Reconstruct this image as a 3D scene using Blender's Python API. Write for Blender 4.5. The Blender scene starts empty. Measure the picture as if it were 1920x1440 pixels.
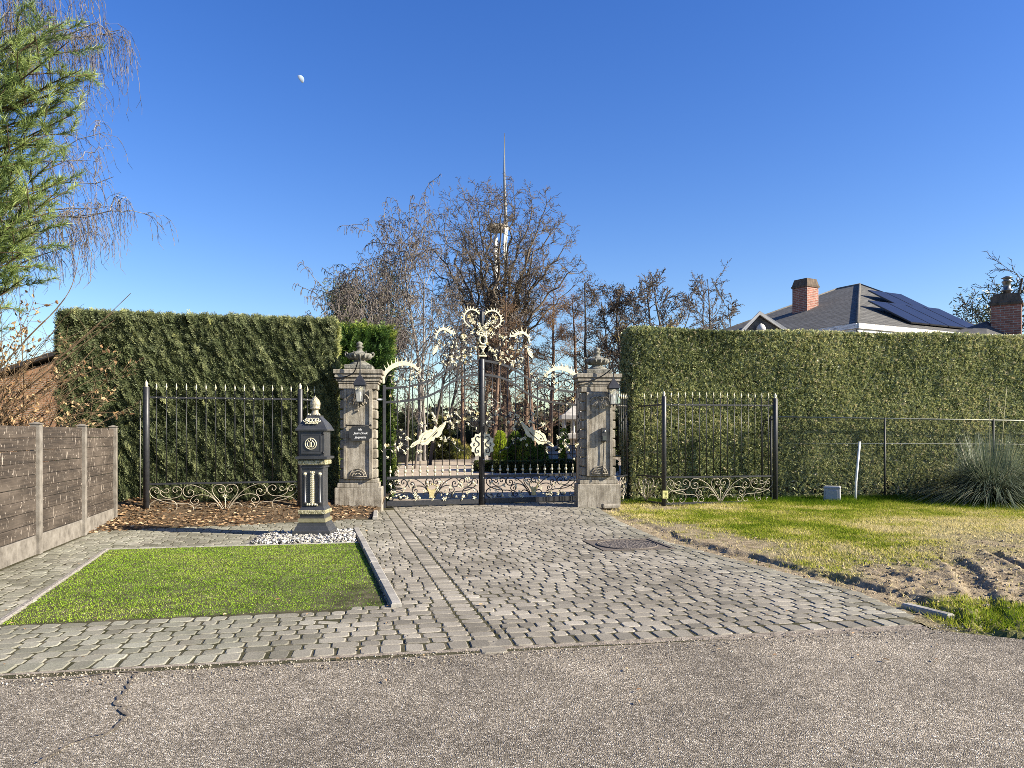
import bpy, math, random
import numpy as np
from mathutils import Vector, Matrix
PI = math.pi
rng = np.random.default_rng(7)
random.seed(7)
scene = bpy.context.scene
col = scene.collection
# ---------------------------------------------------------------- camera model (measured from the photo)
F, HY, CX, H = 1400.0, 815.0, 960.0, 1.62      # focal length in photo px, horizon row, centre column, eye height (m)
def W(px, py, Y):
    return Vector(((px-CX)*Y/F, Y, H+(HY-py)*Y/F))
def onplane(px, py, A, B):
    """point seen at px,py on the vertical plane through ground points A,B; returns (t, point)"""
    k = (px-CX)/F
    dx, dy = B[0]-A[0], B[1]-A[1]
    t = (k*A[1]-A[0])/(dx-k*dy)
    Y = A[1]+t*dy
    return t, Vector((A[0]+t*dx, Y, H+(HY-py)*Y/F))
# ---------------------------------------------------------------- object helpers
ORG = {}
def _props(o, label, cat, group, kind):
    if label: o['label'] = label
    if cat: o['category'] = cat
    if group: o['group'] = group
    if kind: o['kind'] = kind
def thing(name, label, cat, loc=(0, 0, 0), group=None):
    o = bpy.data.objects.new(name, None); col.objects.link(o)
    o.empty_display_size = .2
    o.location = loc
    ORG[o.name] = Vector(loc)
    _props(o, label, cat, group, None)
    return o
def _link(name, m, mat, parent, loc, label, cat, group, kind):
    o = bpy.data.objects.new(name, m); col.objects.link(o)
    if mat is not None: m.materials.append(mat)
    if parent is not None:
        o.parent = parent; ORG[o.name] = ORG[parent.name]
    else:
        o.location = loc; ORG[o.name] = Vector(loc)
    _props(o, label, cat, group, kind)
    return o
def npmesh(name, V, Fc, mat, parent=None, loc=(0, 0, 0), attrs=None, smooth=False, label=None, cat=None, group=None, kind=None):
    V = np.asarray(V, np.float32); Fc = np.asarray(Fc, np.int32)
    org = ORG[parent.name] if parent is not None else Vector(loc)
    V = V - np.array(org, np.float32)
    m = bpy.data.meshes.new(name)
    m.vertices.add(len(V)); m.vertices.foreach_set('co', np.ascontiguousarray(V).ravel())
    k = Fc.shape[1]
    m.loops.add(Fc.size); m.loops.foreach_set('vertex_index', np.ascontiguousarray(Fc).ravel())
    m.polygons.add(len(Fc)); m.polygons.foreach_set('loop_start', np.arange(0, Fc.size, k, dtype=np.int32))
    m.polygons.foreach_set('use_smooth', np.full(len(Fc), bool(smooth)))
    m.update(calc_edges=True)
    for an, av in (attrs or {}).items():
        a = m.attributes.new(an, 'FLOAT', 'POINT'); a.data.foreach_set('value', np.asarray(av, np.float32))
    return _link(name, m, mat, parent, loc, label, cat, group, kind)
class MB:
    def __init__(s): s.v = []; s.f = []; s.sm = []
    def add(s, vs, fs, smooth=False):
        n = len(s.v); s.v += [tuple(v) for v in vs]
        for f in fs: s.f.append(tuple(i+n for i in f)); s.sm.append(smooth)
        return s
    def box(s, c, sz, rz=0.0, bev=0.0):
        x, y, z = sz[0]/2, sz[1]/2, sz[2]/2
        ca, sa = math.cos(rz), math.sin(rz)
        if bev <= 0:
            L = [(-x,-y,-z),(x,-y,-z),(x,y,-z),(-x,y,-z),(-x,-y,z),(x,-y,z),(x,y,z),(-x,y,z)]
            fs = [(3,2,1,0),(4,5,6,7),(0,1,5,4),(1,2,6,5),(2,3,7,6),(3,0,4,7)]
        else:
            b = min(bev, x*.45, y*.45, z*.45); L = []
            for (zz, ins) in ((-z, b), (-z+b, 0), (z-b, 0), (z, b)):
                L += [(-x+ins,-y+ins,zz),(x-ins,-y+ins,zz),(x-ins,y-ins,zz),(-x+ins,y-ins,zz)]
            fs = [(3,2,1,0),(12,13,14,15)]
            for r in range(3):
                for i in range(4):
                    j = (i+1) % 4; fs.append((r*4+i, r*4+j, r*4+4+j, r*4+4+i))
        s.add([(c[0]+a*ca-b_*sa, c[1]+a*sa+b_*ca, c[2]+d) for a, b_, d in L], fs); return s
    def frus(s, c, prof, rz=0.0):
        """square stack: prof = [(z, width, depth)...]"""
        ca, sa = math.cos(rz), math.sin(rz); L = []; fs = []
        for z, w, d in prof:
            for a, b in ((-w/2,-d/2),(w/2,-d/2),(w/2,d/2),(-w/2,d/2)):
                L.append((c[0]+a*ca-b*sa, c[1]+a*sa+b*ca, c[2]+z))
        fs.append((3,2,1,0)); n = len(prof)
        for r in range(n-1):
            for i in range(4):
                j = (i+1) % 4; fs.append((r*4+i, r*4+j, r*4+4+j, r*4+4+i))
        k = (n-1)*4; fs.append((k, k+1, k+2, k+3)); s.add(L, fs); return s
    def lathe(s, c, prof, n=12, sx=1, sy=1, smooth=True):
        L = []; fs = []
        for r, z in prof:
            for i in range(n):
                a = 2*PI*i/n; L.append((c[0]+r*math.cos(a)*sx, c[1]+r*math.sin(a)*sy, c[2]+z))
        for k in range(len(prof)-1):
            for i in range(n):
                j = (i+1) % n; fs.append((k*n+i, k*n+j, k*n+n+j, k*n+n+i))
        fs.append(tuple(range(n-1, -1, -1))); k = (len(prof)-1)*n; fs.append(tuple(range(k, k+n)))
        s.add(L, fs, smooth); return s
    def tube(s, pts, r, n=6, smooth=True, closed=False):
        pts = [Vector(p) for p in pts]; m = len(pts)
        rs = r if isinstance(r, (list, tuple)) else [r]*m
        L = []; fs = []; u = None
        for i in range(m):
            t = (pts[(i+1) % m]-pts[i-1]) if closed else (pts[min(i+1, m-1)]-pts[max(i-1, 0)])
            if t.length < 1e-9: t = Vector((0, 0, 1))
            t.normalize()
            if u is None:
                u = t.orthogonal().normalized()
            else:
                u = (u - t*u.dot(t))
                u = u.normalized() if u.length > 1e-6 else t.orthogonal().normalized()
            w = t.cross(u)
            for k in range(n):
                a = 2*PI*k/n; L.append(pts[i]+(u*math.cos(a)+w*math.sin(a))*rs[i])
        for i in range(m if closed else m-1):
            b = ((i+1) % m)*n
            for k in range(n):
                j = (k+1) % n; fs.append((i*n+k, i*n+j, b+j, b+k))
        if not closed:
            fs.append(tuple(range(n-1, -1, -1))); fs.append(tuple(range((m-1)*n, m*n)))
        s.add(L, fs, smooth); return s
    def ball(s, c, r, n=8, sz=1.0):
        prof = [(max(1e-4, math.sin(PI*i/6))*r, -math.cos(PI*i/6)*r*sz) for i in range(7)]
        return s.lathe(c, prof, n)
    def prism(s, poly, org, ux, uz, un, th):
        """polygon (a,b) in plane ux,uz at org, thickness th along un (centred)"""
        org = Vector(org); n = len(poly)
        L = [org+ux*a+uz*b+un*(th/2) for a, b in poly]+[org+ux*a+uz*b-un*(th/2) for a, b in poly]
        fs = [tuple(range(n)), tuple(range(2*n-1, n-1, -1))]
        for i in range(n):
            j = (i+1) % n; fs.append((i, n+i, n+j, j))
        s.add(L, fs); return s
    def build(s, name, mat, parent=None, loc=(0, 0, 0), label=None, cat=None, group=None, kind=None):
        org = ORG[parent.name] if parent is not None else Vector(loc)
        m = bpy.data.meshes.new(name)
        m.from_pydata([(v[0]-org.x, v[1]-org.y, v[2]-org.z) for v in s.v], [], s.f)
        m.polygons.foreach_set('use_smooth', s.sm); m.update()
        return _link(name, m, mat, parent, loc, label, cat, group, kind)
def spl(pts, k=5):
    """Catmull-Rom through points (tuples of any size)"""
    P = [np.array(p, float) for p in pts]; out = []
    for i in range(len(P)-1):
        a = P[max(i-1, 0)]; b = P[i]; c = P[i+1]; d = P[min(i+2, len(P)-1)]
        for j in range(k):
            t = j/k
            out.append(.5*((2*b)+(-a+c)*t+(2*a-5*b+4*c-d)*t*t+(-a+3*b-3*c+d)*t**3))
    out.append(P[-1]); return out
# ---------------------------------------------------------------- noise (value noise, numpy)
def _h(i, j, k, s):
    n = (i.astype(np.int64)*374761393+j.astype(np.int64)*668265263+k.astype(np.int64)*2147483647+s*974711) & 0xffffffff
    n = ((n ^ (n >> 13))*1274126177) & 0xffffffff
    n = ((n ^ (n >> 16))*2246822519) & 0xffffffff
    return ((n ^ (n >> 15)) & 0xffff)/65535.0
def vn(P, sc=1.0, seed=0):
    P = np.asarray(P, float)*sc
    if P.shape[1] == 2: P = np.c_[P, np.zeros(len(P))]
    I = np.floor(P); f = P-I; f = f*f*(3-2*f); i, j, k = I.T; r = 0
    for a in (0, 1):
        for b in (0, 1):
            for c in (0, 1):
                w = (f[:, 0] if a else 1-f[:, 0])*(f[:, 1] if b else 1-f[:, 1])*(f[:, 2] if c else 1-f[:, 2])
                r = r+w*_h(i+a, j+b, k+c, seed)
    return r
def fbm(P, sc=1.0, seed=0, o=4):
    r = 0; a = .5; t = 0
    for q in range(o):
        r = r+a*vn(P, sc*2**q, seed+q*17); t += a; a *= .5
    return r/t
def inpoly(P, poly):
    x, y = P[:, 0], P[:, 1]; r = np.zeros(len(P), bool); n = len(poly)
    for i in range(n):
        x0, y0 = poly[i]; x1, y1 = poly[(i+1) % n]
        c = ((y0 > y) != (y1 > y)) & (x < (x1-x0)*(y-y0)/((y1-y0) if y1 != y0 else 1e-9)+x0)
        r ^= c
    return r
def frames(d, roll=None, nrm=None):
    """rotation matrices (N,3,3): column 1 = d, column 2 ~ nrm (or random)"""
    d = d/np.maximum(np.linalg.norm(d, axis=1, keepdims=True), 1e-9)
    if nrm is None: nrm = rng.normal(size=d.shape)
    n = nrm-d*np.sum(nrm*d, 1, keepdims=True)
    n = n/np.maximum(np.linalg.norm(n, axis=1, keepdims=True), 1e-9)
    x = np.cross(d, n)
    return np.stack([x, d, n], axis=2)
def place(pv, pf, pos, R, sc, shear=None):
    N = len(pos)
    V = np.einsum('nij,kj->nki', R, pv)*np.asarray(sc).reshape(N, 1, 1)+pos[:, None, :]
    Fc = pf[None]+(np.arange(N)*len(pv))[:, None, None]
    return V.reshape(-1, 3), Fc.reshape(-1, pf.shape[1])
# ---------------------------------------------------------------- materials
def _nt(name):
    m = bpy.data.materials.new(name); m.use_nodes = True
    nt = m.node_tree; b = nt.nodes['Principled BSDF']; return m, nt, b
def ramp(nt, fac, cols, pos=None):
    r = nt.nodes.new('ShaderNodeValToRGB'); e = r.color_ramp.elements
    n = len(cols); pos = pos or [i/(n-1) for i in range(n)]
    while len(e) < n: e.new(.5)
    for i in range(n):
        e[i].position = pos[i]; e[i].color = (*cols[i], 1)
    nt.links.new(fac, r.inputs[0]); return r.outputs[0]
def pos_node(nt, scale=(1, 1, 1), rot=(0, 0, 0)):
    g = nt.nodes.new('ShaderNodeNewGeometry'); mp = nt.nodes.new('ShaderNodeMapping')
    mp.inputs['Scale'].default_value = scale; mp.inputs['Rotation'].default_value = rot
    nt.links.new(g.outputs['Position'], mp.inputs[0]); return mp.outputs[0]
def noise(nt, vec, scale, detail=4, rough=.6, out=0):
    n = nt.nodes.new('ShaderNodeTexNoise'); n.inputs['Scale'].default_value = scale
    n.inputs['Detail'].default_value = detail; n.inputs['Roughness'].default_value = rough
    nt.links.new(vec, n.inputs['Vector']); return n.outputs[out]
def voro(nt, vec, scale, feat='F1', out=0):
    n = nt.nodes.new('ShaderNodeTexVoronoi'); n.feature = feat; n.inputs['Scale'].default_value = scale
    nt.links.new(vec, n.inputs['Vector']); return n.outputs[out]
def mixc(nt, fac, a, b, mode='MIX'):
    n = nt.nodes.new('ShaderNodeMix'); n.data_type = 'RGBA'; n.blend_type = mode
    for s, v in ((n.inputs[0], fac), (n.inputs[6], a), (n.inputs[7], b)):
        if isinstance(v, (int, float)): s.default_value = v
        elif isinstance(v, tuple): s.default_value = (*v, 1)
        else: nt.links.new(v, s)
    return n.outputs[2]
def math_(nt, op, a, b=0.0):
    n = nt.nodes.new('ShaderNodeMath'); n.operation = op
    for s, v in ((n.inputs[0], a), (n.inputs[1], b)):
        if isinstance(v, (int, float)): s.default_value = v
        else: nt.links.new(v, s)
    return n.outputs[0]
def attr(nt, name):
    a = nt.nodes.new('ShaderNodeAttribute'); a.attribute_name = name; return a.outputs['Fac']
def bump(nt, b, h, strength=.5, dist=.01):
    n = nt.nodes.new('ShaderNodeBump'); n.inputs['Strength'].default_value = strength; n.inputs['Distance'].default_value = dist
    nt.links.new(h, n.inputs['Height']); nt.links.new(n.outputs[0], b.inputs['Normal'])
def M(name, cols, rough=.6, metal=0.0, scale=8, detail=5, bs=0.0, bd=.01, bscale=None, stretch=(1, 1, 1), pos=None, spec=.5):
    m, nt, b = _nt(name); v = pos_node(nt, stretch)
    if isinstance(cols[0], (int, float)): cols = [cols, tuple(c*1.25 for c in cols)]
    f = noise(nt, v, scale, detail)
    pos = pos or [.3+.4*i/(len(cols)-1) for i in range(len(cols))]
    nt.links.new(ramp(nt, f, cols, pos), b.inputs['Base Color'])
    b.inputs['Roughness'].default_value = rough; b.inputs['Metallic'].default_value = metal
    b.inputs['Specular IOR Level'].default_value = min(spec, .08) if rough >= .85 else spec
    if bs > 0: bump(nt, b, noise(nt, v, bscale or scale*3, 4), bs, bd)
    return m
def leafmat(name, cols, rough=.55, trans=.25, pos=None, spec=.35):
    m, nt, b = _nt(name); c = ramp(nt, attr(nt, 'tint'), cols, pos)
    nt.links.new(c, b.inputs['Base Color']); b.inputs['Roughness'].default_value = rough
    b.inputs['Specular IOR Level'].default_value = spec
    if trans > 0:
        t = nt.nodes.new('ShaderNodeBsdfTranslucent'); nt.links.new(c, t.inputs[0])
        mx = nt.nodes.new('ShaderNodeMixShader'); mx.inputs[0].default_value = trans
        nt.links.new(b.outputs[0], mx.inputs[1]); nt.links.new(t.outputs[0], mx.inputs[2])
        nt.links.new(mx.outputs[0], nt.nodes['Material Output'].inputs[0])
    return m
# ================================================================ camera, sun, sky
cam = bpy.data.cameras.new('camera'); co = bpy.data.objects.new('camera', cam); col.objects.link(co)
cam.sensor_width = 36; cam.lens = 36*F/1920; cam.shift_y = (HY-720)/1920
cam.clip_start = .05; cam.clip_end = 20000
co.location = (0, 0, H); co.rotation_euler = (PI/2, 0, 0); scene.camera = co
SEL, SAZ = math.radians(28.0), (0.966, -0.258)
sund = Vector((SAZ[0]*math.cos(SEL), SAZ[1]*math.cos(SEL), math.sin(SEL)))
L = bpy.data.lights.new('sun', 'SUN'); L.energy = 5.0; L.angle = math.radians(.5); L.color = (1, .91, .75)
lo = bpy.data.objects.new('sun', L); col.objects.link(lo)
lo.rotation_euler = (-sund).to_track_quat('-Z', 'Y').to_euler(); lo.location = sund*60
wd = bpy.data.worlds.new('World'); scene.world = wd; wd.use_nodes = True
nt = wd.node_tree; bg = nt.nodes['Background']; sky = nt.nodes.new('ShaderNodeTexSky'); sky.sky_type = 'NISHITA'
sky.sun_disc = False; sky.sun_elevation = SEL; sky.sun_rotation = math.atan2(SAZ[0], SAZ[1])
sky.air_density = 1.15; sky.dust_density = 0.4; sky.ozone_density = 3.5; sky.altitude = 50
hs = nt.nodes.new('ShaderNodeHueSaturation'); hs.inputs['Saturation'].default_value = 1.3; hs.inputs['Hue'].default_value = .520
nt.links.new(sky.outputs[0], hs.inputs['Color']); nt.links.new(hs.outputs[0], bg.inputs[0])
bg.inputs[1].default_value = .076
vs = scene.view_settings; vs.view_transform = 'Standard'; vs.look = 'None'; vs.exposure = 1.40; vs.gamma = 1
scene.cycles.use_denoising = False; scene.cycles.pixel_filter_type = 'BLACKMAN_HARRIS'; scene.cycles.filter_width = .85
scene.cycles.max_bounces = 6; scene.cycles.transparent_max_bounces = 8
# ================================================================ ground sheets
m, nt, b = _nt('soil_far'); v = pos_node(nt)
nt.links.new(ramp(nt, noise(nt, v, .6, 6), [(.05, .06, .02), (.12, .10, .06)], [.35, .65]), b.inputs['Base Color']); b.inputs['Roughness'].default_value = .95
MB().add([(-900, -300, -.10), (900, -300, -.10), (900, 1500, -.10), (-900, 1500, -.10)], [(0, 1, 2, 3)]).build('ground', m, kind='structure')
def yroad(x):   # where the paving meets the asphalt
    return 5.71+.19*np.asarray(x) - .0*np.asarray(x)
# road: asphalt with coarse reddish chippings
m, nt, b = _nt('asphalt'); v = pos_node(nt)
c1 = voro(nt, v, 125, out='Color'); sep = nt.nodes.new('ShaderNodeSeparateColor'); nt.links.new(c1, sep.inputs[0])
base = ramp(nt, sep.outputs[0], [(.085, .074, .057), (.18, .157, .124), (.28, .247, .198), (.42, .376, .31), (.63, .58, .495)], [0, .3, .62, .86, 1])
e1 = voro(nt, v, 125, 'DISTANCE_TO_EDGE'); gap = ramp(nt, e1, [(.38, .37, .36), (1, 1, 1)], [.0, .14])
base = mixc(nt, 1.0, base, gap, 'MULTIPLY')
big = ramp(nt, noise(nt, v, .55, 5), [(.70, .69, .68), (1.24, 1.22, 1.19)], [.33, .64]); base = mixc(nt, 1.0, base, big, 'MULTIPLY')
med = ramp(nt, noise(nt, v, 6, 4), [(.78, .78, .78), (1.15, 1.15, 1.15)], [.3, .7]); base = mixc(nt, 1.0, base, med, 'MULTIPLY')
nt.links.new(base, b.inputs['Base Color']); b.inputs['Roughness'].default_value = .85; b.inputs['Specular IOR Level'].default_value = .1
hgt = math_(nt, 'ADD', math_(nt, 'MULTIPLY', voro(nt, v, 125), -1.0), math_(nt, 'MULTIPLY', noise(nt, v, 30, 4), .8))
bump(nt, b, hgt, .9, .006)
ASPH = m
xs = np.linspace(-40, 40, 161); Vv = []; Ff = []
for i, x in enumerate(xs):
    ye = float(yroad(x)) if x < 3.45 else max(-3, 6.3-1.02*(x-3.45)**1.25*.55)
    ye = min(ye, 6.36)
    for k, y in enumerate(np.linspace(-9, ye-.06, 12)):
        Vv.append((x, y, .0-.012*max(0, 1-abs(y-3)/9)))
for i in range(160):
    for k in range(11):
        a = i*12+k; Ff.append((a, a+12, a+13, a+1))
npmesh('road', Vv, np.array(Ff), ASPH, kind='structure', smooth=True)
# crumbling light strip between asphalt and paving
xs = np.linspace(-14, 3.5, 180); Vv = []; Ff = []
nz = fbm(np.c_[xs, xs*0], 3.0, 3); nz2 = fbm(np.c_[xs, xs*0], 2.3, 9)
for i, x in enumerate(xs):
    y = float(yroad(x)); yb_ = y-.09-.07*nz[i]; Vv += [(x, yb_, -.012*max(0, 1-abs(yb_-3)/9)+.0015), (x, y+.03, -.006)]
Ff = [(2*i, 2*i+2, 2*i+3, 2*i+1) for i in range(179)]
npmesh('road_edge_strip', Vv, np.array(Ff), M('edge_mortar', [(.12, .10, .08), (.24, .205, .165), (.34, .30, .245)], .95, scale=14, bs=.8, bd=.01, bscale=90), kind='structure')
# tar seam wandering through the asphalt
pts_ = [(-3.95, 5.02), (-3.3, 4.85), (-2.62, 5.12), (-2.52, 4.95), (-2.45, 4.72), (-2.42, 4.55), (-2.25, 4.35), (-2.2, 4.1), (-2.3, 3.95), (-2.35, 3.7)]; pts = [tuple(q+rng.normal(0, .014, 2)) for q in spl(pts_, 6)]
def ribbon(pts, w, z, seed=1):
    P = np.array(pts); T = np.gradient(P, axis=0); T /= np.linalg.norm(T, axis=1, keepdims=True)
    Nn = np.c_[-T[:, 1], T[:, 0]]; a = w*(.25+1.3*vn(P, 9, seed))[:, None]; bb = w*(.25+1.3*vn(P, 9, seed+5))[:, None]
    V = np.empty((2*len(P), 3)); V[0::2, :2] = P+Nn*a; V[1::2, :2] = P-Nn*bb; V[:, 2] = z
    return V, np.array([(2*i, 2*i+2, 2*i+3, 2*i+1) for i in range(len(P)-1)])
V, Fq = ribbon(pts[8:], .009, -.001)
npmesh('road_crack', V, Fq, M('tar', [(.07, .06, .048), (.14, .12, .097), (.2, .172, .14)], .9, scale=60), kind='structure')
# ---------------------------------------------------------------- paving of tumbled concrete setts
LAWN = [(-5.69, 10.55), (-2.30, 11.22), (-1.17, 7.04), (-4.36, 6.36)]
GRAV = [(-3.86, 10.98), (-2.30, 11.26), (-2.64, 12.62), (-4.05, 12.25)]
edge_pts = [(3.62, 6.35), (3.58, 7.7), (3.18, 8.9), (2.36, 11.3), (2.02, 14.0), (1.93, 16.0), (1.9, 18.4)]
PAVE = [(-16, 2.4), (-9.5, 3.9), (3.62, 6.40)]+edge_pts+[(-3.0, 16.75), (-2.85, 15.6), (-2.62, 14.3), (-3.2, 14.25), (-5.3, 13.3), (-6.9, 12.6), (-7.3, 13.3), (-12, 10)]
def pav_edge(y):
    ys = [p[1] for p in edge_pts]; xs_ = [p[0] for p in edge_pts]; return np.interp(y, ys, xs_)
ANG = math.radians(11.2); EU = np.array([math.cos(ANG), math.sin(ANG)]); EN = np.array([-EU[1], EU[0]])
SO = np.array([-.16, 5.72]); SV = np.array([-2.72, 16.4])-SO; SVn = SV/np.linalg.norm(SV); SN = np.array([SVn[1], -SVn[0]])
MAN = (1.70, 11.02, .98, .98)
st = []      # centre x,y, half length, half width, angle, tint
r0 = .152
us = np.arange(-16, 8, .01)
for j in range(-70, 130):
    v_ = 5.0+j*r0; P = EU*us[:, None]+EN*v_
    if P[:, 1].max() < 2 or P[:, 1].min() > 19: continue
    ok = inpoly(P, PAVE)
    for po in (LAWN, GRAV): ok &= ~inpoly(P, po)
    d = (P-SO)@SN; al = (P-SO)@SVn; ok &= ~((np.abs(d) < .107) & (al > -.4))
    ok &= (P[:, 1] > yroad(P[:, 0])+.235); dm = P-np.array(MAN[:2]); ok &= ~((np.abs(dm@EU) < .55) & (np.abs(dm@EN) < .60))
    ok &= P[:, 0] > -6.42-.245*(P[:, 1]-10.2)
    e_ = np.flatnonzero(np.diff(np.r_[0, ok.astype(int), 0])); 
    for i0, i1 in zip(e_[0::2], e_[1::2]):
        u0, Lr = us[i0], (i1-i0)*.01
        if Lr < .05: continue
        ls = [rng.uniform(.08, .2)]
        while sum(ls) < Lr: ls.append(rng.choice([.14, .165, .19, .215])+rng.uniform(-.012, .012))
        ls = np.array(ls)*Lr/sum(ls); u = u0
        for l in ls: c = EU*(u+l/2)+EN*v_; st.append((c[0], c[1], l/2-.004-rng.uniform(0, .0028), r0/2-.0048-rng.uniform(0, .002), ANG)); u += l
st = np.array(st); ex = []
for k in range(0, 71):   # single file of setts along the drive
    c = SO+SVn*(k*.152-.1); ex.append((c[0], c[1], .098, .0695, ANG))
x = -11.0
while x < 3.5:          # soldier course along the road
    w = .165+rng.uniform(-.012, .012); y = float(yroad(x))+.13; ex.append((x, y, w/2-.008, .1, math.atan(.19))); x += w
st = np.r_[st, np.array(ex)]; Ns = len(st)
sg8 = np.array([(1, 1), (1, 1), (-1, 1), (-1, 1), (-1, -1), (-1, -1), (1, -1), (1, -1)], float)
cc8 = np.array([(0, 1), (1, 0), (1, 0), (0, 1), (0, 1), (1, 0), (1, 0), (0, 1)], float)
cut = rng.uniform(.016, .036, (Ns, 8, 1))
o8 = sg8[None]*np.maximum(st[:, None, 2:4]-cc8[None]*cut*np.array([1, .8]), .01)+rng.normal(0, .0018, (Ns, 8, 2))
ins = o8-np.sign(o8)*.009
an_ = st[:, 4]+rng.normal(0, .014, Ns); ca, sa = np.cos(an_), np.sin(an_)
def rot(o): return np.stack([o[..., 0]*ca[:, None]-o[..., 1]*sa[:, None], o[..., 0]*sa[:, None]+o[..., 1]*ca[:, None]], -1)+st[:, None, :2]
zt = rng.normal(0, .0014, Ns)+.006*(fbm(st[:, :2], .8, 4)-.5); tlx = rng.normal(0, .009, Ns); tly = rng.normal(0, .014, Ns)
def zz(o, b): return b+zt[:, None]+o[..., 0]*tlx[:, None]+o[..., 1]*tly[:, None]
rings = [(rot(o8), zz(o8, -.06)), (rot(o8), zz(o8, -.007)), (rot(ins), zz(ins, 0.0))]
V = np.concatenate([np.dstack([xy, z[..., None]]) for xy, z in rings], 1)
q = []
for rr in range(2):
    for i in range(8): q.append((rr*8+i, rr*8+(i+1) % 8, rr*8+8+(i+1) % 8, rr*8+8+i))
q += [(16, 17, 18, 19), (16, 19, 20, 23), (20, 21, 22, 23)]
Fq = np.array(q)[None]+(np.arange(Ns)*24)[:, None, None]
tint = np.clip(rng.normal(.5, .2, Ns), 0, 1)
m, nt, b = _nt('paver'); v = pos_node(nt); t = attr(nt, 'tint')
c = ramp(nt, t, [(.160, .147, .124), (.240, .219, .184), (.330, .302, .256)], [.1, .5, .95])
grn = attr(nt, 'moss'); gc = ramp(nt, t, [(.155, .152, .115), (.22, .216, .170), (.29, .286, .235)], [.1, .5, .95])
gm = math_(nt, 'MULTIPLY', grn, ramp(nt, noise(nt, v, 3, 5), [(.35, .35, .35), (1, 1, 1)], [.3, .6])); c = mixc(nt, gm, c, gc)
c = mixc(nt, 1.0, c, ramp(nt, noise(nt, v, 70, 3), [(.72, .72, .72), (1.2, 1.2, 1.2)], [.3, .7]), 'MULTIPLY')
c = mixc(nt, 1.0, c, ramp(nt, noise(nt, v, .9, 5), [(.70, .69, .66), (1.16, 1.16, 1.14)], [.3, .66]), 'MULTIPLY')
nt.links.new(c, b.inputs['Base Color']); b.inputs['Roughness'].default_value = .88; b.inputs['Specular IOR Level'].default_value = .08
bump(nt, b, noise(nt, v, 120, 4), .5, .004)
sx, sy = st[:, 0], st[:, 1]
moss = np.clip((-1.1-sx-.1*(sy-6))/1.2, 0, 1)*.95+np.clip((sx-pav_edge(sy)+.9)/.9, 0, 1)*.75
npmesh('paving', V.reshape(-1, 3), Fq.reshape(-1, 4), m, attrs={'tint': np.repeat(tint, 24), 'moss': np.repeat(np.clip(moss, 0, 1), 24)}, kind='structure')
# jointing sand under the setts
m = M('joint_sand', [(.03, .032, .013), (.06, .055, .032), (.11, .095, .065)], .95, scale=5, bs=.6, bd=.01, bscale=60)
MB().add([(p[0], p[1], -.0065) for p in [(-16, 2.2), (-9.5, 3.8), (3.5, 6.27), (3.54, 7.7), (3.14, 8.9), (2.32, 11.3), (1.98, 14), (1.9, 18.4), (-3.0, 18.4), (-8.5, 16), (-14, 12)]], [tuple(range(11))]).build('paving_bed', m, kind='structure')
# kerbs
kerbm = M('kerb_concrete', [(.17, .16, .145), (.28, .265, .235), (.37, .35, .315)], .9, scale=6, bs=.5, bd=.006, bscale=60)
def kerb(name, pts, w, z0, z1, label, mat=kerbm):
    mb = MB(); P = spl([(*p, 0) for p in pts], 1) if len(pts) > 2 else [np.array((*p, 0)) for p in pts]
    for a, bq in zip(P[:-1], P[1:]):
        dd = bq-a; ln = np.linalg.norm(dd); n = max(1, int(ln/1.0)); an = math.atan2(dd[1], dd[0])
        for i in range(n):
            c = a+dd*(i+.5)/n; mb.box((c[0], c[1], (z0+z1)/2+random.uniform(-.004, .004)), (ln/n-.008, w, z1-z0), an+random.uniform(-.006, .006), .012)
    return mb.build(name, mat, loc=(P[0][0], P[0][1], 0), label=label, cat='kerb')
kerb('kerb', [(-2.66, 12.72), (-1.08, 7.0)], .10, -.15, .045, 'raised concrete edging between artificial lawn and the driveway', kerbm)
kerb('kerb', [(-5.74, 10.60), (-2.30, 11.26)], .06, -.15, .006, 'thin concrete edging strip at the far side of the artificial lawn')
kerb('kerb', [(-5.74, 10.58), (-4.38, 6.30)], .06, -.15, .010, 'ragged pale edging on the fence side of the artificial lawn', M('kerb_pale', [(.17, .155, .135), (.36, .33, .30)], .95, scale=25, bs=1, bd=.02, bscale=60))
kerb('kerb', [(-2.62, 14.3), (-2.87, 15.7)], .09, -.15, .06, 'short concrete kerb beside the foot of the pillar with the name plaque')
kerb('kerb', [(-3.9, 10.98), (-4.1, 12.3)], .05, -.15, .008, 'short thin edging on the left side of the white pebble bed')
kerb('kerb', [(3.74, 7.12), (3.92, 6.66)], .09, -.15, .022, 'loose concrete kerbstone where the driveway, lawn and road meet')
# manhole
cv = thing('manhole_cover', 'square rusty cast iron manhole cover with a round lid set in the driveway', 'manhole cover', (MAN[0], MAN[1], 0))
iron = M('cast_iron', [(.08, .066, .054), (.17, .142, .115)], .75, .2, scale=20, bs=1, bd=.01, bscale=70)
mb = MB(); mb.box((MAN[0], MAN[1], -.02), (1.08, 1.04, .03), ANG)
for sgn in (-1, 1):
    e = EU*sgn*.515; mb.box((MAN[0]+e[0], MAN[1]+e[1], -.003), (.04, 1.03, .02), ANG)
    e = EN*sgn*.50; mb.box((MAN[0]+e[0], MAN[1]+e[1], -.0032), (.985, .04, .02), ANG)
mb.build('frame', iron, cv)
m, nt, b = _nt('lid_iron'); v = pos_node(nt); d_ = voro(nt, v, 26)
nt.links.new(ramp(nt, d_, [(.20, .172, .145), (.075, .062, .052)], [.2, .6]), b.inputs['Base Color']); b.inputs['Roughness'].default_value = .7; b.inputs['Metallic'].default_value = .2
bump(nt, b, math_(nt, 'MULTIPLY', d_, -1.0), 1.0, .02)
MB().lathe((MAN[0], MAN[1], 0), [(.42, -.02), (.42, .004), (.40, .007), (.001, .007)], 36, smooth=False).build('lid', m, cv)
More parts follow.
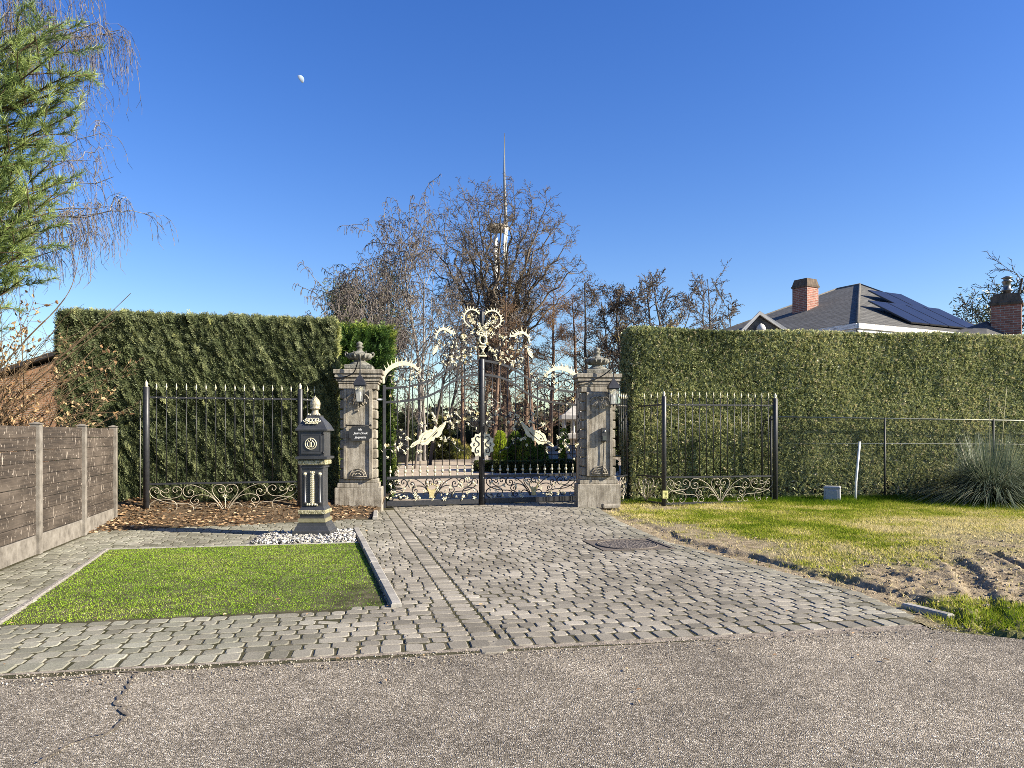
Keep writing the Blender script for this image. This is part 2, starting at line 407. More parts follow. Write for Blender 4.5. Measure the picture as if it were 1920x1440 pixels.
MB().tube([(MAN[0]+.44*math.cos(a), MAN[1]+.44*math.sin(a), .0) for a in np.linspace(0, 2*PI, 40)[:-1]], .012, 6, closed=True).build('rim', iron, cv)
# ---------------------------------------------------------------- grass blades
def blades(name, P, z, h, tint, mat, label, cat, w=.006, lean=.6, **kw):
    N = len(P); a = rng.uniform(0, 2*PI, N); la = rng.uniform(0, 2*PI, N); ln = np.abs(rng.normal(0, lean, N))*h
    V = np.empty((N, 3, 3)); ww = w*rng.uniform(.6, 1.4, N)
    V[:, 0] = np.c_[P[:, 0]+np.cos(a)*ww, P[:, 1]+np.sin(a)*ww, z]
    V[:, 1] = np.c_[P[:, 0]-np.cos(a)*ww, P[:, 1]-np.sin(a)*ww, z]
    V[:, 2] = np.c_[P[:, 0]+np.cos(la)*ln, P[:, 1]+np.sin(la)*ln, z+h]
    return npmesh(name, V.reshape(-1, 3), np.arange(3*N).reshape(-1, 3), mat, attrs={'tint': np.repeat(tint, 3)}, label=label, cat=cat, kind='stuff')
def scatter(poly, n):
    q = np.array(poly); lo_, hi = q.min(0), q.max(0); P = rng.uniform(lo_, hi, (n, 2)); return P[inpoly(P, poly)]
MB().add([(p[0], p[1], -.035) for p in LAWN], [tuple(range(3, -1, -1))]).build('lawn_base', M('lawn_soil', [(.05, .11, .006), (.12, .22, .012)], .95, scale=30), kind='structure')
P = scatter(LAWN, 300000); t = np.clip(.5+.9*(fbm(P, 1.6, 5)-.5)+rng.normal(0, .16, len(P)), 0, 1)
corner = np.clip(1-np.hypot(P[:, 0]+1.4, P[:, 1]-7.4)/1.3, 0, 1); t = np.clip(t-corner*.2, 0, 1)
pale = rng.uniform(size=len(P)) < .05; t[pale] = 1
dens = fbm(P, 2.5, 31); kp = rng.uniform(size=len(P)) < np.clip(1.3-corner*.8+(dens-.5)*1.5, .25, 1); P = P[kp]; t = t[kp]
turf = leafmat('turf_blade', [(.09, .18, .010), (.24, .44, .02), (.36, .57, .035), (.48, .60, .07), (.72, .70, .33)], .9, .3, [0, .35, .62, .9, 1], 0)
blades('lawn_grass', P, np.full(len(P), -.035), rng.uniform(.022, .044, len(P)), t, turf, 'short bright green artificial lawn beside the mailbox', 'grass', w=.005, lean=.9)
# ---------------------------------------------------------------- white pebbles round the mailbox
MB().add([(p[0], p[1], -.03) for p in GRAV], [tuple(range(4))]).build('pebble_bed', M('pebble_soil', [(.25, .24, .21), (.4, .38, .34)], .95, scale=30), kind='structure')
oc = np.array([(1, 0, 0), (-1, 0, 0), (0, 1, 0), (0, -1, 0), (0, 0, 1), (0, 0, -1)]+[(a*.66, b_*.66, c_*.66) for a in (1, -1) for b_ in (1, -1) for c_ in (1, -1)], float)
ocf = []
for a in range(8):
    sx_, sy_, sz_ = oc[6+a] > 0
    X, Yx, Z = (0 if sx_ else 1), (2 if sy_ else 3), (4 if sz_ else 5)
    fl = (sx_ == 1)+(sy_ == 1)+(sz_ == 1)
    for p_, q_ in ((X, Yx), (Yx, Z), (Z, X)):
        ocf.append((p_, q_, 6+a) if fl % 2 else (q_, p_, 6+a))
ocf = np.array(ocf)
P = scatter([(-3.84, 10.98), (-2.36, 11.27), (-2.68, 12.58), (-4.02, 12.22)], 1900); N = len(P)
sz = rng.uniform(.022, .048, N); R = frames(rng.normal(size=(N, 3)))
pv = oc[None]*(1+rng.normal(0, .12, (N, 14, 1)))*np.array([1, .8, .6])
V = np.einsum('nij,nkj->nki', R, pv)*sz[:, None, None]+np.c_[P, -.015+rng.uniform(0, .045, N)][:, None, :]
npmesh('white_pebbles', V.reshape(-1, 3), (ocf[None]+(np.arange(N)*14)[:, None, None]).reshape(-1, 3), leafmat('pebble', [(.25, .235, .20), (.44, .42, .38), (.58, .565, .52)], .6, 0), attrs={'tint': np.repeat(rng.uniform(0, 1, N), 14)}, smooth=True, label='white pebble bed around the foot of the mailbox', cat='pebbles', kind='stuff')
# ---------------------------------------------------------------- rough lawn right of the drive
def bare0(P):
    return np.clip(np.exp(-(((P[:, 0]-4.9)/1.3)**2+((P[:, 1]-8.2)/1.5)**2))*1.3+np.exp(-(((P[:, 0]-7.2)/1.9)**2+((P[:, 1]-9.8)/1.8)**2)), 0, 1)
def rough_h(P):
    x, y = P[:, 0], P[:, 1]; w = x-pav_edge(y)
    h = -.03+.035*(fbm(P, 2.2, 8)-.5)+.02*(fbm(P, 9, 12)-.5)
    lip = np.clip((w-(.34+.22*(fbm(P, 2.5, 15)-.5)+.12*(fbm(P, 9, 16)-.5)))/.07, 0, 1)
    fade = np.clip((13.5-y)/2, 0, 1)
    h = h+lip*(.025+.03*fade)+bare0(P)*.05*(fbm(P, 14, 33)-.5)+np.clip(w-1, 0, 3)*.012
    rut = np.exp(-((w-(.40+.2*(fbm(P, 2.5, 15)-.5)))/.05)**2)*fade*.035*np.clip(vn(P, 3, 3)*3-1.1, 0, 1); h = h-rut
    # wheel tracks at the right
    def trk(pts, wd, dep):
        Q = np.array(pts); ax = np.interp(y, Q[::-1, 1], Q[::-1, 0]) if Q[0, 1] > Q[-1, 1] else np.interp(y, Q[:, 1], Q[:, 0])
        inr = (y > min(Q[:, 1])) & (y < max(Q[:, 1])); dd = x-ax
        prof = np.clip((wd-np.abs(dd))/.05, 0, 1)
        tread = .5+.5*np.sin(y*46+np.abs(dd)*26)
        berm = np.exp(-((np.abs(dd)-wd-.06)/.06)**2)
        return inr*(-prof*dep-prof*tread*.010+berm*dep*.55)
    h = h+trk([(4.05, 6.2), (4.75, 7.6), (5.35, 8.8), (5.6, 9.6)], .15, .032)
    h = h+trk([(4.75, 6.2), (5.5, 7.6), (6.05, 8.8), (6.35, 9.9)], .05, .045)
    clod = np.exp(-(((x-4.5)/.55)**2+((y-8.35)/.75)**2)); h = h+clod*.07*(fbm(P, 7, 44)-.42)*2
    return h
def bare(P):
    x, y = P[:, 0], P[:, 1]; w = x-pav_edge(y)
    b_ = np.exp(-(((x-4.55)/.8)**2+((y-8.0)/1.0)**2))*1.1+np.exp(-(((x-5.9)/1.5)**2+((y-8.3)/1.7)**2))*.95+np.exp(-(((x-7.8)/2.0)**2+((y-10.6)/1.9)**2))*.8
    b_ = b_+np.clip(1-(w-.1)/.45, 0, 1)*.8+np.exp(-(((x-2.7)/.9)**2+((y-12.6)/2.3)**2))*.85+np.exp(-(((x-3.6)/1.2)**2+((y-16.4)/.8)**2))*.8+np.exp(-(((x-3.5)/.9)**2+((y-10.6)/1.2)**2))*.5
    b_ = b_*np.where((y < 6.9+.1*x) & (x > 3.7) & (x < 4.7), .5, 1)
    return np.clip(b_+1.1*(fbm(P, 2.6, 21)-.5), 0, 1)
gy = np.r_[np.linspace(3.0, 10.5, 190), np.linspace(10.55, 19.5, 110)]; gw = np.r_[np.linspace(-.06, 3.6, 130), np.linspace(3.7, 18, 50)]
YY, WW = np.meshgrid(gy, gw, indexing='ij'); XX = pav_edge(YY)+WW+np.where(YY < 6.4, 0, 0)
Pg = np.c_[XX.ravel(), YY.ravel()]; zg = rough_h(Pg)
rl = np.where(Pg[:, 0] < 3.45, yroad(Pg[:, 0]), np.maximum(-3, 6.3-.56*np.maximum(Pg[:, 0]-3.45, 0)**1.25))
zg = np.where(Pg[:, 1] < rl-.02, -.06, zg)
n0, n1 = len(gy), len(gw); I = np.arange(n0*n1).reshape(n0, n1)
Fq = np.stack([I[:-1, :-1], I[:-1, 1:], I[1:, 1:], I[1:, :-1]], -1).reshape(-1, 4)
m, nt, b = _nt('verge_soil'); v = pos_node(nt); ba = attr(nt, 'bare')
soil = ramp(nt, noise(nt, v, 7, 6), [(.14, .11, .07), (.28, .225, .15), (.40, .33, .225)], [.28, .5, .72])
gr = ramp(nt, noise(nt, v, 14, 5), [(.06, .09, .014), (.17, .18, .04)], [.3, .7])
c = mixc(nt, ba, gr, soil); c = mixc(nt, 1.0, c, ramp(nt, noise(nt, v, 60, 3), [(.6, .6, .6), (1.25, 1.25, 1.25)], [.3, .7]), 'MULTIPLY')
nt.links.new(c, b.inputs['Base Color']); b.inputs['Roughness'].default_value = .95; b.inputs['Specular IOR Level'].default_value = .02
bump(nt, b, noise(nt, v, 45, 5), .9, .02)
npmesh('verge', np.c_[Pg, zg], Fq, m, attrs={'bare': bare(Pg)}, smooth=True, kind='structure')
Np = 560000; P = np.c_[rng.uniform(1.9, 16, Np), 3.5+rng.uniform(0, 1, Np)**.8*15.5]
w = P[:, 0]-pav_edge(P[:, 1]); rl = np.where(P[:, 0] < 3.45, yroad(P[:, 0]), np.maximum(-3, 6.3-.56*np.maximum(P[:, 0]-3.45, 0)**1.25))
bb = bare(P); ok = (w > .06+.1*rng.uniform(size=Np)) & (P[:, 1] > rl+.02) & (P[:, 0] < P[:, 1]*.75+.6) & (P[:, 1] < 17.9+.12*(P[:, 0]-2.86))
ok &= rng.uniform(size=Np) < np.clip(1.05-bb*1.25, .04, 1)*np.clip(.55+fbm(P, 5, 61), .3, 1)
P = P[ok]; bb = bb[ok]; N = len(P)
dry = np.clip(.16+.95*fbm(P, 1.3, 71)+.55*bb+rng.normal(0, .16, N)-.12, 0, 1)
dry = np.clip(dry+np.clip((P[:, 0]-5.2)/6, 0, .38)*np.clip((15.5-P[:, 1])/2, 0, 1)+.12*np.clip((P[:, 1]-8)/3, 0, 1)*(vn(P, 2.2, 55)-.3), 0, 1)
near = np.clip(1-(17.6+.12*(P[:, 0]-2.86)-P[:, 1])/np.clip(.5+.45*(P[:, 0]-4), .4, 3.0), 0, 1); dry = np.clip(dry-.75*near, 0, 1)  # shaded strip along the hedge foot painted as darker, less dry blades
tuft = np.exp(-(((P[:, 0]-4.2)/.5)**2+((P[:, 1]-6.35)/.28)**2))+np.exp(-(((P[:, 0]-4.9)/.9)**2+((P[:, 1]-5.75)/.35)**2))
dry = np.clip(dry-tuft*.4, 0, 1); hh = rng.uniform(.02, .05, N)*(1+tuft*1.0+near*.9)*(1+.6*np.clip((P[:, 1]-15)/3, 0, 1))
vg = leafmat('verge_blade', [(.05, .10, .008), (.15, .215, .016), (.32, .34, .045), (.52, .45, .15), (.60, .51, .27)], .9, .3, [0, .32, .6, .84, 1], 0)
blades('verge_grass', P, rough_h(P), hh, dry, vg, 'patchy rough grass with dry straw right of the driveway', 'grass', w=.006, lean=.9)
# loose clods and grit
def blobs(name, P, z, sz, cols, label, cat):
    N = len(P); R = frames(rng.normal(size=(N, 3))); pv = oc[None]*(1+rng.normal(0, .2, (N, 14, 1)))*np.array([1, .8, .65])
    V = np.einsum('nij,nkj->nki', R, pv)*sz[:, None, None]+np.c_[P, z][:, None, :]
    npmesh(name, V.reshape(-1, 3), (ocf[None]+(np.arange(N)*14)[:, None, None]).reshape(-1, 3), leafmat(name+'_mat', cols, .95, 0, None, .02), attrs={'tint': np.repeat(rng.uniform(0, 1, N), 14)}, label=label, cat=cat, kind='stuff')
P = np.c_[rng.uniform(2.2, 9.5, 9000), rng.uniform(6.0, 13, 9000)]; w = P[:, 0]-pav_edge(P[:, 1]); ok = (w > .1) & (rng.uniform(size=9000) < np.clip(bare0(P)*.9+np.clip(.5-np.abs(w-.4), 0, .4), 0, 1)); P = P[ok]; N = len(P)
blobs('soil_clods', P, rough_h(P)+.002, .006+.02*rng.uniform(size=N)**3, [(.14, .11, .07), (.27, .215, .14), (.40, .33, .23)], 'loose clods of bare soil beside the driveway', 'soil')
x_ = rng.uniform(-6, 4, 2600); y_ = yroad(x_)-.02-np.abs(rng.normal(0, .16, 2600)); P = np.c_[x_, y_]
blobs('road_grit', P, np.full(2600, -.004), .003+.006*rng.uniform(size=2600)**2, [(.12, .10, .08), (.30, .26, .2), (.5, .45, .37)], 'fine grit gathered along the edge of the road', 'grit')
# ---------------------------------------------------------------- leaf-covered bed at the left fence
gx = np.linspace(-9.6, -2.75, 90); gt = np.linspace(0, 1, 40); Vv = []
def bed_front(x): return np.interp(x, [-9.6, -6.9, -5.3, -3.2, -2.75], [11.9, 12.5, 13.2, 14.2, 14.35])
def hedge_l(x): return 14.64+.25*(np.asarray(x)+9.0)
def bed_h(P):
    f_ = hedge_l(P[:, 0])-P[:, 1]
    return -.02+np.clip((P[:, 1]-bed_front(P[:, 0]))/.25, 0, 1)*.03+np.clip(1-f_/1.0, 0, 1)**1.3*.24+.03*(fbm(P, 3, 2)-.5)+np.exp(-((P[:, 0]+7.4)/.8)**2)*np.clip(1-f_/1.9, 0, 1)*.10
XX, TT = np.meshgrid(gx, gt, indexing='ij'); YY = bed_front(XX)-.08+TT*(hedge_l(XX)+1.2-bed_front(XX)+.08); Pb = np.c_[XX.ravel(), YY.ravel()]
I = np.arange(90*40).reshape(90, 40); Fq = np.stack([I[:-1, :-1], I[1:, :-1], I[1:, 1:], I[:-1, 1:]], -1).reshape(-1, 4)
npmesh('leaf_bed', np.c_[Pb, bed_h(Pb)], Fq, M('bed_soil', [(.045, .032, .02), (.10, .072, .045), (.16, .12, .08)], .95, scale=12, bs=.9, bd=.02, bscale=40), smooth=True, kind='structure')
lfv = np.array([(0, -.5, 0), (.28, -.1, .1), (.2, .3, .06), (0, .55, -.05), (-.2, .3, .06), (-.28, -.1, .1)]); lff = np.array([(0, 1, 2, 3), (0, 3, 4, 5)])
P = np.c_[rng.uniform(-9, -2.8, 9500), rng.uniform(12, 15.9, 9500)]; f_ = hedge_l(P[:, 0])-P[:, 1]
ok = (P[:, 1] > bed_front(P[:, 0])-.35+.5*vn(P, 3, 5)) & (f_ > -.2) & (rng.uniform(size=9500) < np.clip(1.3*fbm(P, 1.7, 77)-.15+np.clip((-6.3-P[:, 0])*.5, 0, .5)+np.clip(.35-f_*.3, 0, .3), .05, 1)) & (P[:, 0] > -6.6-.245*(P[:, 1]-10.2))
P = P[ok]; N = len(P); nr = np.c_[rng.normal(0, .45, (N, 2)), np.ones(N)]; dd = np.c_[rng.normal(size=(N, 2)), np.zeros(N)]
V, Fq = place(lfv, lff, np.c_[P, bed_h(P)+rng.uniform(.005, .035, N)], frames(dd, nrm=nr), rng.uniform(.04, .085, N))
dead = leafmat('dead_leaf', [(.10, .055, .028), (.22, .125, .06), (.36, .24, .13), (.48, .36, .22)], .7, .15)
npmesh('fallen_leaves', V, Fq, dead, attrs={'tint': np.repeat(rng.uniform(0, 1, N), 6)}, label='brown fallen leaves lying below the left iron fence', cat='leaves', kind='stuff')
# a few leaves and twigs elsewhere
P = np.c_[rng.uniform(-6, 6, 260), rng.uniform(4.2, 16, 260)]; ok = ~inpoly(P, LAWN) | (rng.uniform(size=260) < .15); P = P[ok]; N = len(P)
hz = np.where(P[:, 0] > pav_edge(P[:, 1]), rough_h(P)+.03, .012)
V, Fq = place(lfv, lff, np.c_[P, hz], frames(np.c_[rng.normal(size=(N, 2)), np.zeros(N)], nrm=np.c_[rng.normal(0, .3, (N, 2)), np.ones(N)]), rng.uniform(.015, .05, N))
npmesh('scattered_leaves', V, Fq, dead, attrs={'tint': np.repeat(rng.uniform(.2, 1, N), 6)}, label='few scattered small leaves and bits on paving and road', cat='leaves', kind='stuff')
# courtyard behind the gate
m = M('court_gravel', [(.26, .21, .155), (.36, .30, .225), (.43, .36, .28)], .9, scale=1.2, bs=.5, bd=.01, bscale=40)
MB().add([(-9, 16.2, -.03), (-2.9, 17.0, -.03), (1.7, 18.3, -.03), (14, 20, -.03), (16, 54, -.03), (-22, 54, -.03)], [(0, 1, 2, 3, 4, 5)]).build('courtyard', m, kind='structure')
# ================================================================ materials
IRON = M('black_iron', [(.012, .013, .015), (.022, .023, .026)], .42, .3, scale=30, bs=.15, bd=.003, bscale=120)
IRONG = M('grey_iron', [(.022, .023, .027), (.042, .043, .048)], .45, .3, scale=20, bs=.15, bd=.003, bscale=120)
GOLD = M('pale_gold', [(.36, .29, .12), (.55, .47, .25)], .42, .35, scale=25, bs=.3, bd=.004, bscale=90)
CREAM = M('cream_gold', [(.43, .395, .26), (.66, .62, .46)], .5, .15, scale=25, bs=.3, bd=.004, bscale=90)
SCROLL = M('dull_gold', [(.24, .205, .15), (.40, .355, .275)], .5, .2, scale=18)
# ================================================================ scroll patterns traced from the left panel
def S(*p): return p
HALF = [
 [(815,375),(770,290),(725,235),(708,190),(725,150),(765,138),(805,150),(820,180),(805,206),(778,209),(760,192),(768,174),(785,175),(787,188)],
 [(805,375),(740,280),(660,195),(560,145),(500,140),(464,165),(457,205),(480,238),(520,244),(546,220),(540,190),(514,181),(497,198),(506,212),(518,208)],
 [(800,375),(750,300),(690,245),(620,228),(560,235),(525,260),(521,288),(545,311),(578,304),(590,281),(572,264),(554,276),(560,288)],
 [(800,378),(770,330),(720,306),(684,318),(670,342)],
 [(500,352),(490,370),(520,381),(546,360),(535,325),(490,305),(400,300),(320,290),(240,260),(190,225),(176,185),(195,156),(230,152),(253,175),(248,202),(226,204),(216,188),(228,178)],
 [(300,176),(318,166),(336,180),(326,202),(298,202),(268,180),(268,215),(318,248),(390,250),(436,225),(446,180),(415,152),(382,155),(368,178),(384,201),(406,191),(398,177)],
 [(235,352),(250,345),(256,372),(226,389),(186,370),(172,330),(190,290),(250,261),(320,262),(380,280),(404,320),(390,364),(355,383),(328,368),(336,346),(356,347),(354,362)],
 [(602,315),(566,330),(556,360),(580,381),(610,371),(616,350),(600,339),(587,350)],
]
def scrolls(mb, A, B, half, r=.0075, off=0.0, zs=1.0, z0=.05, sides=(1, -1), wide=1.0, n=5):
    """half pattern drawn left and right of the panel centre"""
    A = Vector((*A, 0)); B = Vector((*B, 0)); nn = (B-A).normalized(); nn = Vector((nn.y, -nn.x, 0))
    for c in half:
        for sg in sides:
            pts = []
            for x, y in spl(c, 4):
                u = (820-x)/650*.5*wide; t = .5-sg*u
                pts.append(A.lerp(B, t)+Vector((0, 0, z0+(395-y)/450*zs))+nn*off)
            mb.tube(pts, r, n)
def rosette(mb, c, ux, un, R, n=6, uz=Vector((0, 0, 1)), rot=0.0, lift=.35):
    """small metal flower facing un"""
    c = Vector(c)
    for k in range(n):
        a = rot+2*PI*k/n; d = ux*math.cos(a)+uz*math.sin(a); s = ux*-math.sin(a)+uz*math.cos(a)
        w = R*2.3/n
        p = [c+un*R*.1, c+d*R*.55+s*w*.5+un*R*lift*.7, c+d*R+un*R*lift, c+d*R*.55-s*w*.5+un*R*lift*.7, c-un*R*.12+d*R*.5]
        mb.add(p, [(0, 3, 2, 1), (4, 1, 2, 3), (0, 1, 4), (0, 4, 3)])
    mb.ball(c+un*R*.2, R*.27, 6)
def leaflet(mb, c, d, un, Ln, w):
    """pointed leaf at c in direction d"""
    d = d.normalized(); s = d.cross(un).normalized()
    p = [c, c+d*Ln*.45+s*w+un*.006, c+d*Ln+un*.012, c+d*Ln*.45-s*w+un*.006, c+d*Ln*.5+un*.022, c+d*Ln*.5-un*.012]
    mb.add(p, [(0, 1, 4), (1, 2, 4), (2, 3, 4), (3, 0, 4), (0, 5, 1), (1, 5, 2), (2, 5, 3), (3, 5, 0)])
def spear(mb, c, h=.13, r=.019):
    mb.lathe(c, [(.006, -.02), (.010, 0), (.007, h*.08), (r, h*.32), (r*.75, h*.5), (r*.3, h*.75), (.001, h)], 7)
def bud(mb, c, r=.035, h=.12):
    mb.lathe(c, [(r*.9, -.01), (r*.95, .004), (r*.5, .012), (r*.85, h*.4), (r*.7, h*.6), (.002, h)], 8)
def post(parent, x, y, h, r=.055, cap=True):
    p = MB().lathe((x, y, 0), [(r, -.1), (r, h), (r*.8, h+.01)], 14).build('post', IRONG, parent)
    b = MB(); bud(b, (x, y, h+.01), r*.75, .125); b.build('finial', CREAM, p)
def rail(parent, pts, zs, name, w=.028, h=.035):
    mb = MB()
    for a, b in zip(pts[:-1], pts[1:]):
        d = Vector((b[0]-a[0], b[1]-a[1], 0)); za, zb = (zs if not isinstance(zs, list) else (zs[0], zs[1]))if isinstance(zs, list) else (zs, zs)
        mb.box(((a[0]+b[0])/2, (a[1]+b[1])/2, (za+zb)/2), (d.length, w, h), math.atan2(d.y, d.x))
    return mb.build(name, IRONG, parent)
def panel(parent, pts, nbar, zt=2.35, zm=.655, zb=.055, ztip=2.51, first=.5):
    """rails and bars along a polyline of ground points"""
    rail(parent, pts, zt, 'top_rail'); rail(parent, pts, zm, 'middle_rail'); rail(parent, pts, zb, 'bottom_rail', .03, .05)
    P = [Vector((*p, 0)) for p in pts]; seg = [(b-a).length for a, b in zip(P[:-1], P[1:])]; T = sum(seg)
    for i in range(nbar):
        s = T*(i+1)/(nbar+1); k = 0
        while s > seg[k]+1e-6: s -= seg[k]; k += 1
        c = P[k].lerp(P[k+1], s/seg[k])
        br = MB().tube([(c.x, c.y, zm), (c.x, c.y, ztip)], .0095, 7).build('bar', IRON, parent)
        q = MB(); spear(q, (c.x, c.y, ztip)); q.build('finial', CREAM, br); MB().ball((c.x, c.y-.018, zt), .009, 6).build('stud', CREAM, br)
# ================================================================ left fence
FA, FB = (-7.15, 14.6), (-4.37, 15.4)
fl = thing('iron_fence', 'black iron fence with gold spear tips behind the mailbox', 'fence', (-5.7, 15.0, 0))
post(fl, *FA, 2.55, .058); post(fl, *FB, 2.55, .055)
curve_l = [FB, (-4.2, 15.66), (-4.08, 15.95), (-4.01, 16.13), (-3.98, 16.3)]
panel(fl, [FA, FB], 15); panel(fl, curve_l, 4)
MB().lathe((-3.98, 16.3, 0), [(.03, -.1), (.03, 2.3)], 10).build('post', IRONG, fl)
mb = MB(); scrolls(mb, (FA[0]+.05, FA[1]), (FB[0]-.05, FB[1]), HALF); mb.build('scrollwork', SCROLL, fl)
ux = Vector((FB[0]-FA[0], FB[1]-FA[1], 0)).normalized(); un = Vector((ux.y, -ux.x, 0))
cc = (Vector((*FA, 0))+Vector((*FB, 0)))/2
mb = MB(); rosette(mb, cc+Vector((0, 0, .395))+un*.01, ux, un, .058, 7); mb.tube([cc+Vector((0, 0, .07)), cc+Vector((0, 0, .38))], .007, 5); mb.build('rosette', CREAM, fl)
def fan(parent, A, B, mat=SCROLL):
    mb = MB(); A_, B_ = Vector((*A, 0)), Vector((*B, 0)); wd_ = (B_-A_).length
    h = [[(815,375),(700,290),(600,235),(560,190),(600,150),(690,138),(780,150),(812,180),(780,206),(720,209),(680,192),(700,174),(735,178)], [(800,378),(700,330),(600,306),(530,318),(500,345)]]
    scrolls(mb, A, B, h, .009, wide=1.25)
    c = (A_+B_)/2
    for t in (-.42, -.26, -.1, .1, .26, .42):
        mb.tube([c+Vector((0, 0, .08)), c.lerp(c+(B_-A_), t*.6)+Vector((0, 0, .3)), c+(B_-A_)*t+Vector((0, 0, .56))], .007, 5)
    mb.build('scrollwork', mat, parent)
    x_ = (B_-A_).normalized(); n_ = Vector((x_.y, -x_.x, 0)); mb = MB(); rosette(mb, c+Vector((0, 0, .39))+n_*.015, x_, n_, .06, 6); mb.build('rosette', CREAM, parent)
fan(fl, (-4.34, 15.45), (-4.0, 16.25))
# slim wire stake beside it
MB().tube([(-7.42, 14.9, 0), (-7.42, 14.9, 2.3)], .012, 6).build('stake', M('dull_steel', [(.10, .10, .09), (.18, .18, .16)], .6, .5), loc=(-7.42, 14.9, 0), label='thin steel stake standing left of the first fence post by the hedge', cat='stake')
# ================================================================ right fence
RA, RB, RC, RD = (2.42, 17.25), (2.83, 18.0), (3.44, 16.9), (6.15, 17.45)
fr = thing('iron_fence', 'black iron fence with gold spear tips between intercom pillar and chain link', 'fence', (4.2, 17.1, 0))
post(fr, *RB, 2.52, .05); post(fr, *RC, 2.48, .055); post(fr, *RD, 2.46, .058)
panel(fr, [(2.42, 17.25), (2.58, 17.5), (2.72, 17.76), RB], 6, zt=2.3, ztip=2.47); panel(fr, [RB, (3.05, 17.72), (3.26, 17.3), RC], 4, zt=2.3, ztip=2.47); panel(fr, [RC, RD], 15, zt=2.3, ztip=2.47)
mb = MB(); scrolls(mb, (RC[0]+.05, RC[1]), (RD[0]-.05, RD[1]), HALF); mb.build('scrollwork', SCROLL, fr)
ux = Vector((RD[0]-RC[0], RD[1]-RC[1], 0)).normalized(); un = Vector((ux.y, -ux.x, 0)); cc = (Vector((*RC, 0))+Vector((*RD, 0)))/2
mb = MB(); rosette(mb, cc+Vector((0, 0, .395))+un*.01, ux, un, .058, 7); mb.tube([cc+Vector((0, 0, .07)), cc+Vector((0, 0, .38))], .007, 5); mb.build('rosette', SCROLL, fr)
fan(fr, (2.87, 17.95), (3.40, 16.98)); fan(fr, RA, (2.8, 17.95))
yt = MB().box((RC[0]+.02, RC[1]-.062, .27), (.125, .006, .175), .02).build('tag', M('yellow_tag', [(.62, .60, .20), (.72, .70, .30)], .6, scale=3), loc=(RC[0], RC[1], .27), label='small yellow tag fixed low on a black fence post', cat='tag')
mb = MB(); mb.box((RC[0]+.02, RC[1]-.067, .31), (.075, .004, .014)); mb.box((RC[0]+.035, RC[1]-.067, .28), (.035, .004, .05)); mb.box((RC[0]+.02, RC[1]-.067, .215), (.02, .004, .022)); mb.box((RC[0]+.05, RC[1]-.067, .213), (.012, .004, .022))
mb.build('print', M('tag_print', [(.25, .25, .07), (.3, .3, .09)], .7), yt)
# ================================================================ chain link fence on the right
cl = thing('chain_link_fence', 'green-grey chain link fence in front of the tall right hedge', 'fence', (9, 18.2, 0))
CLM = M('wire_green', [(.03, .036, .03), (.05, .06, .05)], .5, .4); CLP = M('post_dark', [(.012, .014, .013), (.03, .032, .03)], .6, .1)
def clp(x): return (x, 17.92+.12*(x-6.2))
X0, X1, ZT0, ZT1 = 6.22, 16.5, 2.05, 1.93
def ztop(x): return ZT0+(ZT1-ZT0)*(x-X0)/(X1-X0)
MB().tube([(*clp(X0), ztop(X0)), (*clp(X1), ztop(X1))], .017, 8).build('top_rail', M('rail_pale', [(.15, .155, .13), (.26, .265, .21)], .5, .3), cl)
MB().tube([(*clp(X0), 1.42), (*clp(X1), 1.36)], .004, 5).build('tension_wire', M('pale_wire', [(.5, .5, .45), (.7, .7, .65)], .5), cl)
for x in (X0, 9.12, 12.0, 14.9): MB().lathe((*clp(x), 0), [(.026, -.1), (.026, ztop(x)+.02)], 10).build('post', CLP, cl)
MB().tube([(*clp(6.0), 0), (*clp(6.0), 1.7), (6.02, 17.83, 1.95), (6.15, 17.6, 1.98)], .02, 8).build('gate_bracket', CLP, cl)
nz_ = 210; V = []; Fq = []
for k in range(-40, 250):
    for sg in (1, -1):
        s0 = X0+k*.05; a0 = [s0, .05]; a1 = [s0+sg*1.9, ztop(min(max(s0, X0), X1))-.01]
        xa, za, xb, zb = a0[0], a0[1], a1[0], a1[1]
        lo_, hi_ = X0, X1
        if max(xa, xb) < lo_ or min(xa, xb) > hi_: continue
        sl = (zb-za)/(xb-xa)
        if xa < lo_: za += sl*(lo_-xa); xa = lo_
        if xa > hi_: za += sl*(hi_-xa); xa = hi_
        if xb < lo_: zb += sl*(lo_-xb); xb = lo_
        if xb > hi_: zb += sl*(hi_-xb); xb = hi_
        pa, pb = Vector((*clp(xa), za)), Vector((*clp(xb), zb)); n = len(V); e = .0010
        for p in (pa, pb): V += [(p.x-e, p.y-e, p.z), (p.x+e, p.y-e, p.z), (p.x, p.y+e, p.z+e)]
        for i in range(3): j = (i+1) % 3; Fq.append((n+i, n+j, n+3+j, n+3+i))
npmesh('wire_mesh', V, np.array(Fq), CLM, cl)
# ================================================================ stone pillars
m, nt, b = _nt('bluestone'); v = pos_node(nt)
c = ramp(nt, noise(nt, v, 5, 6, .65), [(.16, .142, .112), (.285, .257, .21), (.40, .366, .31)], [.3, .5, .72])
c = mixc(nt, 1.0, c, ramp(nt, noise(nt, pos_node(nt, (14, 14, 1.2)), 1.6, 4), [(.55, .52, .48), (1.1, 1.1, 1.08)], [.34, .58]), 'MULTIPLY')
c = mixc(nt, 1.0, c, ramp(nt, noise(nt, v, 90, 3), [(.7, .7, .7), (1.2, 1.2, 1.2)], [.3, .7]), 'MULTIPLY')
nt.links.new(c, b.inputs['Base Color']); b.inputs['Roughness'].default_value = .85; bump(nt, b, noise(nt, v, 55, 5), .6, .008)
STONE = m
m, nt, b = _nt('lichen_stone'); v = pos_node(nt)
c = ramp(nt, noise(nt, v, 9, 6, .65), [(.06, .058, .045), (.15, .145, .12), (.27, .26, .225)], [.3, .48, .68])
